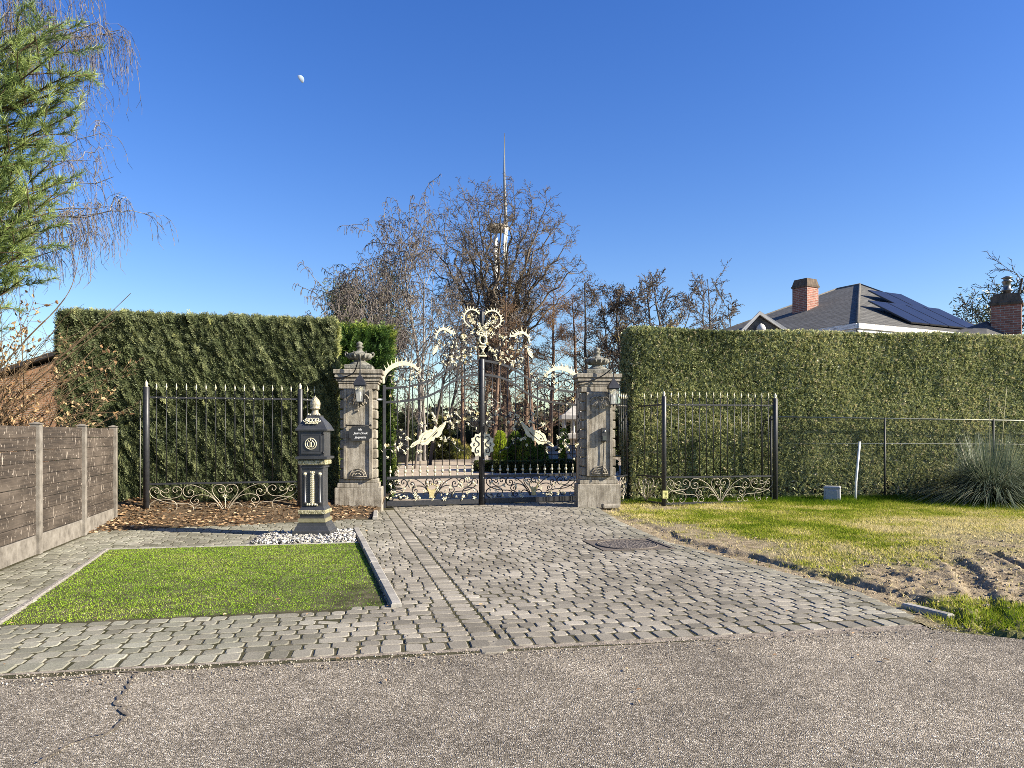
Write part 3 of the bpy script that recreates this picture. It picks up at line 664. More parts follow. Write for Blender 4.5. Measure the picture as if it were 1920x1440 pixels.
nt.links.new(c, b.inputs['Base Color']); b.inputs['Roughness'].default_value = .9; bump(nt, b, noise(nt, v, 45, 5), .9, .012); LICH = m
GLASS, nt, b = _nt('lamp_glass'); b.inputs['Base Color'].default_value = (.55, .57, .55, 1); b.inputs['Roughness'].default_value = .12; b.inputs['Alpha'].default_value = .38
RZ = math.radians(5)
KD = .52
def pillar(x, y, label, lamp_side, lamp_label, z_shift=0.0):
    """x,y = centre of the base"""
    t = thing('stone_pillar', label, 'pillar', (x, y, 0))
    ca, sa = math.cos(RZ), math.sin(RZ)
    def L3(a, b_, z):
        if b_ < -.3: b_ += .4825*(1-KD)      # pillars are shallower than wide; fittings sit on the front
        return (x+a*ca-b_*sa, y+a*sa+b_*ca, z)
    ux = Vector((ca, sa, 0)); un = Vector((sa, -ca, 0))
    mb = MB(); mb.box(L3(0, 0, .20), (.965, .965*KD, .62), RZ, .012); mb.build('plinth', STONE, t)
    mb = MB(); mb.box(L3(0, 0, .56), (.86, .86*KD, .10), RZ, .012); mb.box(L3(0, 0, .65), (.80, .80*KD, .08), RZ, .012); mb.build('base_moulding', STONE, t)
    z0, z1 = .69, 2.57; k = 9; hh = (z1-z0)/k
    MB().box(L3(0, 0, (z0+z1)/2), (.66, .66*KD, z1-z0), RZ).build('shaft', STONE, t)
    mb = MB()
    for i in range(k): mb.box(L3(0, .0, z0+hh*(i+.5)), (.755+random.uniform(-.012, .012), .755*KD, hh-.022), RZ, .018)
    mb.build('quoins', STONE, t)
    # projecting panel with raised frame, carved drop at the top and a fan at the bottom
    mb = MB(); mb.box(L3(0, -.40, (z0+z1)/2), (.585, .22, z1-z0-.004), RZ, .008)
    for sx_ in (-1, 1): mb.box(L3(sx_*.262, -.527, (z0+z1)/2), (.055, .03, z1-z0-.02), RZ, .006)
    pn = mb.build('front_panel', STONE, t)
    mb = MB(); fc = Vector(L3(0, -.525, 0))
    def pp(a, z, o=.0): return fc+ux*a+un*o+Vector((0, 0, z))
    mb.tube([pp(.225*math.cos(q), 2.36+.13*math.sin(q), .008) for q in np.linspace(.05, PI-.05, 14)], .014, 6)
    for sg in (-1, 1):
        mb.tube([pp(sg*a, z, .012) for a, z in spl([(0, 2.44), (.05, 2.47), (.085, 2.43), (.06, 2.39), (.03, 2.41)], 4)], .013, 6)
        for q, (a, z, ln) in enumerate(((.03, 2.36, .17), (.07, 2.37, .17), (.11, 2.36, .15), (.14, 2.33, .10))):
            leaflet(mb, pp(sg*a*.4, 2.40, .006), ux*sg*(a*1.2)+Vector((0, 0, -.16+.02*q)), un, ln+.03, .024)
            mb.ball(pp(sg*(a+.03), z-.14+.03*q, .012), .02, 6)
    leaflet(mb, pp(0, 2.40, .01), Vector((0, 0, -1)), un, .28, .03); mb.ball(pp(0, 2.12, .012), .024, 6)
    mb.build('carving', STONE, pn)
    mb = MB()
    for R_ in (.17, .12): mb.tube([pp(R_*math.cos(q), .745+R_*1.0*math.sin(q), .004) for q in np.linspace(0, PI, 14)], .011, 6)
    mb.tube([pp(-.19, .745, .004), pp(.19, .745, .004)], .010, 6)
    for q in np.linspace(.5, PI-.5, 5): mb.ball(pp(.06*math.cos(q), .76+.05*math.sin(q), .004), .014, 6)
    mb.build('carving', STONE, pn)
    mb = MB(); prof = [(2.57, .80), (2.60, .82), (2.68, .80)]
    mb.box(L3(0, -.02, 2.63), (.80, .84*KD, .115), RZ, .012); mb.build('frieze', STONE, t)
    mb = MB(); z = 2.69
    for w_, h_ in ((.84, .045), (.90, .06), (.885, .02), (.965, .06), (.94, .02), (1.02, .095)):
        mb.box(L3(0, -.01, z+h_/2), (w_, w_*KD+.03, h_-.003), RZ, .012); z += h_
    mb.build('cornice', STONE, t)
    # urn
    u = MB(); u.box(L3(0, 0, z+.05), (.57, .57, .10), RZ, .015); up = u.build('urn_block', LICH, t)
    u = MB(); uz = z+.10
    u.lathe(L3(0, 0, uz), [(.235, 0), (.22, .03), (.15, .07), (.115, .095), (.125, .11), (.14, .118), (.20, .15), (.25, .20), (.262, .235), (.235, .25), (.19, .262), (.12, .285), (.07, .31), (.058, .33), (.056, .37), (.085, .385), (.088, .40), (.055, .41), (.05, .425), (.075, .45), (.07, .475), (.04, .50), (.01, .515)], 20)
    ub = u.build('urn', LICH, t)
    g = MB()
    for q in range(14):
        a = 2*PI*q/14; d = Vector((math.cos(a), math.sin(a), 0)); c_ = Vector(L3(0, 0, uz))
        g.tube([c_+d*.15+Vector((0, 0, .128)), c_+d*.225+Vector((0, 0, .165)), c_+d*.268+Vector((0, 0, .215))], [.02, .03, .022], 6)
        if q % 2 == 0: leaflet(g, c_+d*.25+Vector((0, 0, .235)), d*.6+Vector((0, 0, .8)), d, .075, .022)
    g.build('gadroons', LICH, ub)
    h_ = MB()
    for sg in (-1, 1):
        c_ = Vector(L3(0, 0, uz)); h_.tube([c_+ux*sg*a+Vector((0, 0, zz_)) for a, zz_ in spl([(.22, .17), (.285, .20), (.30, .255), (.27, .27), (.25, .25)], 4)], .017, 6)
    h_.build('handles', LICH, ub)
    # lantern on a swan-neck bracket
    lt = thing('lantern', lamp_label, 'lantern', L3(lamp_side[0], -.66, 2.55))
    lx, br = lamp_side
    top = Vector(L3(lx, -.66, 2.93))
    A0 = Vector(L3(-.50, -.52, 2.78)); mid = Vector(L3(-.12+lx*.4, -.56, 2.90))
    mb = MB(); mb.tube(spl([A0, Vector(L3(-.32+lx*.2, -.54, 2.81)), mid, Vector(L3(lx-.07, -.64, 3.06)), Vector(L3(lx-.02, -.66, 3.20)), Vector(L3(lx, -.66, 3.16)), top], 5), .0125, 7)
    mb.build('bracket', IRON, lt)
    mb = MB(); mb.frus(top, [(-.30, .16, .16), (-.285, .25, .25), (-.22, .225, .225), (-.10, .07, .07), (-.06, .03, .03), (.02, .02, .02)], RZ); mb.build('lantern_roof', IRONG, lt)
    mb = MB()
    for sx_, sy_ in ((-1, -1), (1, -1), (1, 1), (-1, 1)):
        a = Vector(L3(lx+sx_*.10, -.66+sy_*.10, 2.64)); b2 = Vector(L3(lx+sx_*.07, -.66+sy_*.07, 2.30)); mb.tube([a, b2], .009, 5)
    mb.box(L3(lx, -.66, 2.295), (.165, .165, .018), RZ); mb.box(L3(lx, -.66, 2.635), (.215, .215, .02), RZ)
    mb.lathe(L3(lx, -.66, 2.24), [(.002, 0), (.02, .02), (.012, .05)], 8)
    mb.build('lantern_frame', IRON, lt)
    mb = MB(); mb.frus(L3(lx, -.66, 2.305), [(0, .128, .128), (.325, .185, .185)], RZ); mb.build('pane', GLASS, lt)
    mb = MB(); mb.lathe(L3(lx, -.66, 2.32), [(.018, 0), (.018, .09), (.03, .11), (.028, .16), (.01, .19)], 8); mb.build('bulb', M('bulb', [(.7, .68, .6), (.8, .78, .7)], .3), lt)
    mb = MB()
    for q in range(9):
        a = Vector(L3(lx+random.uniform(-.09, .09), -.775, 2.565+random.uniform(-.03, .045))); rosette(mb, a, ux, un, .03, 5, rot=random.random())
    mb.build('gilt_garland', CREAM, lt)
    return t, L3, ux, un
PL, L3l, uxl, unl = pillar(-3.245, 15.89, 'grey stone pillar with urn carrying the black name plaque', (.06, 1), 'black lantern on a bracket above the name plaque')
PR, L3r, uxr, unr = pillar(1.935, 16.98, 'shadowed stone pillar with urn carrying the intercom box', (.28, 1), 'black lantern on a bracket above the intercom box')
# plaque
pq = thing('name_plaque', 'black scalloped name plaque with white script hanging on the stone pillar', 'plaque', L3l(0, -.6, 1.65))
def plq(a, z, o=0.0): return Vector(L3l(a, -.60-o, z))
poly = []; wq, hq, rq = .235, .150, .06
for sx_, sz_, a0 in ((1, 1, PI), (-1, 1, 0), (-1, -1, 0), (1, -1, PI)):
    arc_ = [(sx_*wq-sx_*rq*math.cos(q), sz_*hq-sz_*rq*math.sin(q)) for q in np.linspace(PI/2, 0, 6)]
    poly += arc_[::-1] if (sx_, sz_) in ((-1, 1), (1, -1)) else arc_
PLQ = M('plaque_black', [(.022, .023, .024), (.04, .041, .042)], .4, .1, scale=10)
MB().prism(poly, plq(.06, 1.645), uxl, Vector((0, 0, 1)), unl, .022).build('plate', PLQ, pq)
mb = MB(); mb.tube([plq(-.22, 1.815), plq(.26, 1.815)], .013, 8); mb.ball(plq(-.225, 1.815), .022, 6); mb.ball(plq(.27, 1.815), .024, 6)
mb.tube([plq(-.09, 1.81), plq(-.09, 1.755)], .006, 5); mb.tube([plq(.20, 1.81), plq(.20, 1.755)], .006, 5)
for a in (-.17, .21): mb.tube([plq(a, 1.815), Vector(L3l(a, -.53, 1.815))], .012, 6)
mb.tube([plq(.05+.06*math.cos(q), 1.80+.03*math.sin(q)) for q in np.linspace(PI, 2*PI, 8)], .008, 5)
mb.build('hanger', IRON, pq)
WHT = M('white_paint', [(.72, .72, .70), (.82, .82, .80)], .5)
def text(s, size, loc, ux, un, parent, name='lettering', shear=.35, mat=WHT):
    c = bpy.data.curves.new(name, 'FONT'); c.body = s; c.size = size; c.align_x = 'CENTER'; c.align_y = 'CENTER'; c.shear = shear; c.extrude = .002; c.offset = .0008
    o = bpy.data.objects.new('tmp', c); col.objects.link(o)
    dg = bpy.context.evaluated_depsgraph_get(); me = bpy.data.meshes.new_from_object(o.evaluated_get(dg)); bpy.data.objects.remove(o)
    R = Matrix((ux, Vector((0, 0, 1)), un)).transposed().to_4x4(); me.transform(Matrix.Translation(Vector(loc)-ORG[parent.name])@R)
    me.name = name
    return _link(name, me, mat, parent, (0, 0, 0), None, None, None, None)
text('No', .060, plq(.05, 1.725, .014), uxl, unl, pq); text('Jean Linuk', .068, plq(.065, 1.65, .014), uxl, unl, pq); text('Jaquette', .068, plq(.06, 1.565, .014), uxl, unl, pq)
# intercom
ic = thing('intercom', 'small grey intercom box with round button on the shaded pillar', 'intercom', L3r(.08, -.6, 1.62))
ICM = M('intercom_grey', [(.035, .035, .035), (.06, .06, .06)], .45, .2)
MB().box(L3r(.09, -.565, 1.62), (.125, .09, .31), RZ, .012).build('housing', ICM, ic)
mb = MB(); mb.box(L3r(.09, -.613, 1.545), (.085, .012, .10), RZ, .004); mb.build('speaker_grille', M('grille', [(.05, .06, .05), (.10, .11, .10)], .5, .3, scale=90), ic)
mb = MB(); mb.ball(L3r(.10, -.612, 1.695), .024, 10); mb.build('button', M('steel_button', [(.35, .35, .34), (.55, .55, .53)], .3, .7), ic)
MB().tube([L3r(.09, -.55, 1.47), L3r(.085, -.545, 1.2), L3r(.06, -.545, .8), L3r(.055, -.545, .69)], .011, 6).build('cable', ICM, ic)
MB().box(L3r(.20, -.66, .035), (.34, .26, .09), RZ, .02).build('stone_block', STONE, loc=L3r(.2, -.66, 0), label='low loose stone block at the foot of the shaded pillar', cat='stone block')
# ================================================================ the gate: two leaves
GA, GC, GB = Vector((-2.86, 16.55, 0)), Vector((-.70, 17.30, 0)), Vector((1.63, 18.11, 0))
def g4(x, y):     # traced on an enlargement (3.6x) of the gate, left leaf -> (t along leaf, z)
    t, p = onplane(690+x/3.6, 560+y/3.6, GA, GC); return t, p.z
DARKV = IRON
def leaf(HG, sgn, label):
    """HG hinge point, sgn +1 left leaf, -1 right leaf; t runs from hinge (0) to centre (1)"""
    C = GC; ln = (C-HG).length; ux = (C-HG).normalized(); un = Vector((ux.y, -ux.x, 0))*sgn
    if un.y > 0: un = -un
    T = thing('gate_leaf', label, 'gate', HG)
    def G(x, y, o=0.0):
        t, z = g4(x, y); return HG+(C-HG)*t+Vector((0, 0, z))+un*o
    def Gz(t, z, o=0.0): return HG+(C-HG)*t+Vector((0, 0, z))+un*o
    T_ = .965
    arch = spl([g4(*p) for p in ((105, 605), (200, 600), (300, 588), (420, 550), (520, 488), (580, 456), (640, 435), (700, 423), (750, 418))], 4)
    arch2 = spl([g4(*p) for p in ((105, 700), (250, 690), (330, 678), (400, 660), (480, 622), (540, 580), (600, 545), (650, 526), (700, 516), (750, 512))], 4)
    at = np.array(arch)
    MB().box(Gz(.012, 1.36), (.07, .07, 2.72), math.atan2(ux.y, ux.x)).build('hinge_stile', IRONG, T)
    for nm, A_ in (('arch_rail', arch), ('arch_rail', arch2)):
        mb = MB(); n = len(A_); L_ = []
        for t, z in A_:
            for o, dz in ((-.02, -.026), (.02, -.026), (.02, .026), (-.02, .026)): L_.append(Gz(min(t, .975), z+dz, o))
        fs = [(3, 2, 1, 0), (4*n-4, 4*n-3, 4*n-2, 4*n-1)]
        for i in range(n-1):
            for j in range(4): fs.append((4*i+j, 4*i+(j+1) % 4, 4*i+4+(j+1) % 4, 4*i+4+j))
        mb.add(L_, fs); mb.build(nm, IRONG, T)
    for nm, z, h in (('middle_rail', .655, .06), ('bottom_rail', .085, .11)):
        mb = MB(); mb.box(Gz(.5, z), (ln*.93, .045, h), math.atan2(ux.y, ux.x)); mb.build(nm, IRONG, T)
    for i in range(12):
        x = 150+i*50.2; t, _ = g4(x, 1000); zt = float(np.interp(t, at[:, 0], at[:, 1]))
        br = MB().tube([Gz(t, .68), Gz(t, zt)], .0105, 7).build('bar', IRON, T)
        q = MB(); q.ball(Gz(t, .80), .034, 8, 1.15); q.lathe(Gz(t, .69), [(.02, 0), (.014, .03), (.016, .06)], 7); q.lathe(Gz(t, .845), [(.016, 0), (.013, .05), (.011, .07)], 7); q.build('knob', CREAM, br)
    # lower band: dark scrolls
    A_, B_ = Gz(.04, 0), Gz(.96, 0)
    mb = MB(); scrolls(mb, (A_.x, A_.y), (B_.x, B_.y), [HALF[k] for k in (0, 1, 2, 3, 4, 5, 6, 7)], .0125, z0=.145, zs=.86); mb.build('scrollwork', IRON, T)
    fl2 = [(150,180),(125,300),(240,300),(165,250),(300,300),(225,150),(370,275),(410,305),(270,210),(650,300),(660,265),(745,290),(800,295),(905,300),(860,245),(800,195),(840,130),(895,165),(580,200),(460,240),(335,205),(690,200),(480,165),(600,160),(385,300),(845,255),(630,310)]
    for k, (x, y) in enumerate(fl2):
        c = G((x/4.8)*3.6+36, (310+y/4.8)*3.6, .03); R_ = .034+.022*random.random()
        mb = MB()
        if k % 5 == 2: mb.ball(c, .034, 8)
        else:
            rosette(mb, c, ux, un, R_, 5, rot=random.random()*2)
        if k % 3 == 0: leaflet(mb, c, ux*random.uniform(-1, 1)+Vector((0, 0, random.uniform(-1, 1))), un, .10, .02)
        mb.build('flower', CREAM, T)
    # crown-like basket in the middle of the band
    mb = MB(); cx_, cy_ = 430, 1292
    mb.prism([((a-cx_)*.0034, (cy_-z_)*.0034) for a, z_ in ((398,1268),(412,1285),(430,1290),(450,1285),(464,1268),(460,1290),(448,1305),(444,1330),(450,1345),(438,1340),(430,1348),(420,1340),(410,1346),(414,1330),(410,1305),(400,1290))], G(cx_, cy_, .02), ux*1, Vector((0, 0, 1)), un, .02)
    for a, z_ in ((402,1262),(416,1255),(430,1252),(446,1255),(460,1262)): mb.ball(G(a, z_, .03), .022, 6)
    mb.build('crown_ornament', GOLD, T)
    # acanthus mask plate
    out = [(280,1000),(296,975),(318,962),(338,950),(345,925),(358,910),(378,902),(388,884),(402,892),(418,882),(436,884),(446,858),(460,868),(470,874),(482,858),(496,850),(508,838),(522,828),(528,830),(524,848),(512,872),(500,892),(494,914),(480,930),(466,938),(452,936),(440,962),(424,958),(412,972),(398,988),(382,982),(364,990),(352,978),(334,980),(312,994),(292,1004)]
    cx_, cy_ = 405, 930; k_ = .00338
    def pl(p): return [((a-cx_)*k_, (cy_-z_)*k_) for a, z_ in p]
    mb = MB(); mb.prism(pl(out), G(cx_, cy_, .035), ux, Vector((0, 0, 1)), un, .02); ms = mb.build('acanthus_leaf', CREAM, T)
    mb = MB()
    for q in ([(430,928),(445,912),(462,898),(470,896),(464,908),(450,920),(438,932)], [(372,946),(380,940),(388,942),(386,950),(376,953)]):
        mb.prism(pl(q), G(cx_, cy_, .047), ux, Vector((0, 0, 1)), un, .006)
    mb.build('eye_slot', IRON, ms)
    mb = MB(); mb.tube([G(a, z_, .048) for a, z_ in spl([(300,992),(340,965),(380,962),(420,935),(470,880),(518,838)], 4)], .012, 5); mb.tube([G(a, z_, .048) for a, z_ in spl([(350,975),(372,925),(400,905),(440,890)], 4)], .008, 5); mb.build('leaf_vein', CREAM, ms)
    # vine stems and spirals
    def spi(cx, cy, r0, r1, a0, turns, n=26): return [(cx+(r0+(r1-r0)*i/n)*math.cos(a0+turns*2*PI*i/n), cy+(r0+(r1-r0)*i/n)*math.sin(a0+turns*2*PI*i/n)) for i in range(n+1)]
    vines = [spi(225, 930, 38, 12, PI*.9, 1.4), spi(140, 1050, 34, 34, 0, 1.0), spi(713, 705, 42, 20, PI*.6, 1.3), spi(712, 838, 40, 12, PI*1.4, 1.5),
             spl([(280,1000),(240,985),(215,970),(195,985),(165,1000),(120,990)], 4), spl([(520,830),(545,810),(580,800),(620,790),(660,775),(690,790),(735,770)], 4), spl([(440,775),(450,810),(430,840),(380,850),(355,880)], 4),
             spl([(480,940),(520,945),(555,955),(580,985),(600,1010),(650,1030)], 4), spl([(345,985),(340,1010),(348,1040)], 4), spl([(530,880),(548,870),(540,850),(552,828)], 4),
             spl([(155,650),(190,680),(215,700)], 3), spl([(600,790),(575,765),(545,785),(520,800)], 4), spl([(260,950),(265,985),(250,1030)], 4)]
    top = [spl([(440,385),(462,360),(472,325),(466,290),(470,240),(500,215),(540,228),(590,238)], 4), spi(560, 300, 50, 16, PI*1.1, 1.5), spi(590, 345, 48, 16, PI*.2, 1.4), spi(520, 400, 34, 12, PI*.7, 1.4), spl([(520,250),(522,330),(510,420),(515,480)], 4),
           spl([(600,240),(640,300),(660,350),(700,400)], 4), spl([(745,300),(700,330),(660,320),(640,280),(655,250)], 4), spi(665, 390, 38, 10, PI*1.2, 1.5), spl([(480,440),(540,420),(600,440),(640,425)], 4),
           spl([(115,570),(135,520),(190,480),(260,470),(320,485),(355,510)], 4), spi(185, 545, 42, 14, PI*.3, 1.5), spi(320, 555, 46, 14, PI*1.0, 1.5), spi(415, 520, 36, 12, PI*1.3, 1.4), spl([(250,475),(252,540),(258,590)], 3), spl([(360,520),(400,560),(440,540)], 4),
           spl([(700,190),(660,165),(650,130),(668,95),(705,82),(740,98),(748,120)], 4), spi(705, 135, 36, 10, 0, 1.5), spl([(690,200),(710,240),(740,260)], 4), spi(640, 260, 26, 8, PI, 1.4), spi(690, 350, 30, 10, PI*.4, 1.5)]
    mb = MB()
    for c in vines: mb.tube([G(a, z_, .012) for a, z_ in c], .0115, 5)
    mb.build('vine', IRON, T)
    mb = MB()
    for c in top: mb.tube([G(a, z_, .0) for a, z_ in c], .0125, 5)
    mb.build('cresting', IRON, T)
    mb = MB(); rl = random.Random(4)
    for c in vines+top[:14]+top[16:]:
        P_ = [G(a, z_, .014) for a, z_ in c]; acc = 0
        for i in range(1, len(P_)):
            d = P_[i]-P_[i-1]; acc += d.length
            if acc > .165 and d.length > 1e-5:
                acc = 0; sd = un.cross(d.normalized())*(1 if rl.random() < .5 else -1); leaflet(mb, P_[i], d.normalized()*.6+sd*rl.uniform(.5, 1.1), un, rl.uniform(.06, .105), .019)
                if rl.random() < .3: mb.ball(P_[i]+sd*.045, .02, 6)
    mb.build('gilt_leaves', CREAM, T)
    mb = MB()
    for k in range(34):
        c_ = Gz(rl.uniform(.05, .94), rl.uniform(.17, .60), .02); leaflet(mb, c_, ux*rl.uniform(-1, 1)+Vector((0, 0, rl.uniform(-1, 1))), un, rl.uniform(.06, .10), .02)
    mb.build('gilt_leaves', CREAM, T)
    # gilt combs
    def comb(pts, w0, w1, th, n, side, name='gilt_crest'):
        q = spl(pts, 6); P3 = [G(a, z_, .012) for a, z_ in q]; mb = MB(); m_ = len(P3); band = []; oth = []
        for i in range(m_):
            tdir = (P3[min(i+1, m_-1)]-P3[max(i-1, 0)]).normalized(); nd = un.cross(tdir).normalized()
            if nd.dot(Vector((0, 0, 1))*1) * side < 0 and False: nd = -nd
            nd = nd*side; f = math.sin(PI*(i+.3)/(m_-.4)); w = w0+(w1-w0)*f
            band.append((P3[i], P3[i]+nd*w, tdir, nd, f))
        L_ = []; fs = []
        for a, b_, td, nd, f in band: L_ += [a-un*.011, a+un*.011, b_+un*.011, b_-un*.011]
        for i in range(m_-1):
            for j in range(4): fs.append((4*i+j, 4*i+(j+1) % 4, 4*i+4+(j+1) % 4, 4*i+4+j))
        fs += [(3, 2, 1, 0), (4*m_-4, 4*m_-3, 4*m_-2, 4*m_-1)]
        mb.add(L_, fs)
        for k in range(n):
            i = int((k+.5)/n*(m_-1)); a, b_, td, nd, f = band[i]; l_ = th*(.45+.7*f)*random.uniform(.8, 1.15); ww = .017
            p = [b_-td*ww-nd*.008-un*.008, b_+td*ww-nd*.008-un*.008, b_+td*ww-nd*.008+un*.008, b_-td*ww-nd*.008+un*.008, b_+nd*l_+td*l_*.35]
            mb.add(p, [(0, 1, 4), (1, 2, 4), (2, 3, 4), (3, 0, 4), (3, 2, 1, 0)])
        return mb.build(name, CREAM, T)
    hs_ = sgn
    comb([(112,572),(120,520),(165,475),(230,452),(295,460),(350,500)], .03, .10, .10, 17, 1*hs_)
    comb([(462,272),(474,232),(508,212),(540,226),(560,240),(592,240)], .025, .06, .10, 11, 1*hs_)
    comb([(440,380),(466,352),(476,312)], .03, .07, .06, 6, 1*hs_)
    comb([(690,188),(655,152),(655,110),(685,80),(722,84),(748,108)], .022, .032, .075, 13, 1*hs_)
    # flowers on the vines
    fl3 = [(150,655),(430,775),(445,800),(360,840),(320,915),(260,945),(220,980),(195,1010),(130,990),(250,1040),(480,990),(520,955),(572,950),(550,830),(600,830),(540,790),(520,805),(590,770),(660,740),(680,762),(650,810),(340,1030),(492,942),(570,870),(735,775),(455,825),(210,1000),(115,985),
           (715,205),(735,225),(700,230),(745,270),(735,300),(690,150),(700,110),(715,160),(680,120),(560,410),(640,360),(600,400),(650,390),(575,425),(520,225),(630,255),(640,245),(300,490),(290,540),(340,500),(655,430),(720,330),(480,300)]
    for k, (x, y) in enumerate(fl3):
        mb = MB(); c = G(x, y, .03); R_ = .04+.022*random.random()
        if k % 6 == 1: mb.ball(c, .036, 8); leaflet(mb, c, Vector((0, 0, -1))+ux*.5, un, .09, .02)
        else: rosette(mb, c, ux, un, R_, 5, rot=random.random()*2)
        if k % 2: leaflet(mb, c, ux*random.uniform(-1, 1)+Vector((0, 0, random.uniform(-1, 1))), un, .11, .022)
        mb.build('flower', CREAM if k % 4 else GOLD, T)
    # half of the oval escutcheon
    c = Gz(.985, 1.385, .04); mb = MB(); pol = [(0, .27)]
    for q in range(25):
        a = PI/2+PI*q/24; r_ = 1+.09*math.cos(q*PI/2*1.0); pol.append((.245*r_*math.cos(a), .27*r_*math.sin(a)))
    pol.append((0, -.27)); mb.prism(pol, c, ux, Vector((0, 0, 1)), un, .025); es = mb.build('escutcheon', CREAM, T)
    mb = MB()
    for cur in ([(-.03,.17),(-.07,.20),(-.12,.17),(-.12,.11),(-.07,.07),(-.04,.03),(-.05,-.02)], [(-.05,-.02),(-.10,-.05),(-.13,-.10),(-.12,-.17),(-.07,-.18),(-.05,-.14),(-.08,-.12)], [(-.15,.05),(-.17,.01),(-.15,-.03)]):
        mb.tube([c+ux*a+Vector((0, 0, z_))+un*.02 for a, z_ in spl(cur, 4)], .010, 5)
    mb.build('inlay', IRON, es)
    # hinge
    mb = MB(); mb.box(Gz(-.03, 2.40, .0), (.26, .03, .035), math.atan2(ux.y, ux.x)); mb.build('hinge', M('zinc', [(.55, .55, .53), (.7, .7, .68)], .4, .5), T)
    mb = MB(); mb.box(Gz(-.03, .45, .0), (.26, .03, .035), math.atan2(ux.y, ux.x)); mb.build('hinge', IRONG, T)
    return T, G, Gz, ux, un
TL, Gl, Gzl, gux, gun = leaf(GA, 1, 'ornate black iron gate leaf with gilt flowers beside the name plaque pillar')
TR, Gr, Gzr, gux2, gun2 = leaf(GB, -1, 'ornate black iron gate leaf with gilt flowers beside the intercom pillar')
# meeting post carried by the left leaf
mp = MB(); mp.lathe(GC+un*0, [(.068, -.02), (.068, 3.36), (.055, 3.38)], 16).build('meeting_post', IRONG, TL)
mp2 = MB(); mp2.lathe(GC, [(.05, 3.38), (.05, 4.46), (.03, 4.5)], 14).build('meeting_post', IRON, TL)
mb = MB()
for z in np.arange(.2, 3.3, .42): mb.ball((GC.x+.045, GC.y-.055, z), .012, 6)
mb.build('stud', M('stud_steel', [(.5, .5, .48), (.65, .65, .6)], .4, .5), TL)
mb = MB(); fu = Vector((gun.x, gun.y, 0)); mb.box(GC+Vector((0, 0, 3.44))+fu*.02, (.19, .13, .03), .33); mb.box(GC+Vector((0, 0, 3.66))+fu*.02, (.18, .13, .025), .33)
for sx_ in (-.05, 0, .05): mb.tube([GC+gux*sx_*1.2+fu*.085+Vector((0, 0, 3.46)), GC-gux*sx_*1.2+fu*.085+Vector((0, 0, 3.65))], .013, 5)
mb.tube([GC+fu*.09+gux*.085*math.cos(q)+Vector((0, 0, 3.81+.10*math.sin(q))) for q in np.linspace(0, 2*PI, 22)[:-1]], .022, 6, closed=True)
for a, z in ((-.06, 4.08), (.05, 4.12), (-.02, 4.0), (.07, 3.97), (-.1, 4.16), (.11, 4.18), (0, 3.93), (-.11, 3.97)): rosette(mb, GC+gux*a+fu*.10+Vector((0, 0, z)), gux, fu, .062, 6, rot=a*9)
for a, z in ((-.15, 4.05), (.16, 4.06), (-.13, 3.88), (.15, 3.86)): leaflet(mb, GC+fu*.08+Vector((0, 0, z)), gux*a*6+Vector((0, 0, .3)), fu, .15, .035)
mb.build('crest_ornament', CREAM, TL)
# ================================================================ mailbox
MX, MY = -3.185, 12.08
mbx = thing('mailbox', 'dark grey pillar mailbox with gilt ornaments standing in white pebbles', 'mailbox', (MX, MY, 0))
BOX = M('mailbox_grey', [(.042, .044, .048), (.066, .068, .073)], .38, .25, scale=6, bs=.1, bd=.002, bscale=160)
GB2 = M('relief_gold', [(.09, .08, .04), (.36, .33, .18), (.58, .54, .38)], .45, .3, scale=42, bs=1, bd=.012, bscale=60, pos=[.35, .5, .62])
def FB_(prof, name, mat): MB().frus((MX, MY, 0), prof, 0).build(name, mat, mbx)
FB_([(-.05, .60, .50), (.085, .595, .495), (.09, .57, .475), (.105, .55, .46), (.16, .50, .44), (.165, .475, .43), (.215, .445, .42), (.22, .42, .41), (.225, .40, .40)], 'base', BOX)
FB_([(.225, .435, .435), (.285, .435, .435)], 'gilt_band', M('plain_gold', [(.24, .22, .13), (.38, .355, .23)], .4, .4, scale=10))
FB_([(.285, .39, .39), (.355, .39, .39)], 'base_block', BOX)
FB_([(.355, .42, .42), (.362, .435, .435), (.41, .435, .435), (.418, .42, .42)], 'gilt_band', GB2)
FB_([(.418, .40, .40), (.47, .35, .35), (.475, .33, .33), (1.085, .33, .33), (1.09, .37, .37), (1.115, .37, .37), (1.12, .34, .34), (1.14, .34, .34)], 'pedestal', BOX)
FB_([(1.14, .41, .41), (1.15, .425, .425), (1.20, .425, .425), (1.21, .41, .41)], 'gilt_band', GB2)
FB_([(1.21, .40, .40), (1.225, .45, .45), (1.235, .50, .50), (1.27, .50, .50), (1.275, .42, .42)], 'shelf', BOX)
FB_([(1.275, .395, .40), (1.68, .395, .40)], 'letter_box', BOX)
FB_([(1.68, .44, .44), (1.685, .50, .50), (1.705, .50, .50), (1.725, .465, .465), (1.77, .425, .425), (1.83, .34, .34), (1.88, .25, .25), (1.905, .215, .215), (1.93, .215, .215)], 'roof', BOX)
mb = MB(); y0 = MY-.2
mb.box((MX-.005, y0-.006, 1.48), (.325, .014, .34)); dr = mb.build('door', BOX, mbx)
mb = MB()
for a, b_, c_, d_ in ((0, .148, .325, .028), (0, -.148, .325, .028)): mb.box((MX-.005+a, y0-.014, 1.48+b_), (c_, .014, d_))
for a in (-.148, .148): mb.box((MX-.005+a, y0-.014, 1.48), (.028, .014, .266))
mb.box((MX-.005, y0-.014, 1.48), (.255, .012, .255)); mb.build('door_frame', BOX, dr)
mb = MB()
for z in (1.335, 1.64): mb.lathe((MX+.185, y0-.012, z-.02), [(.012, 0), (.012, .04)], 8)
mb.build('hinge', IRON, dr)
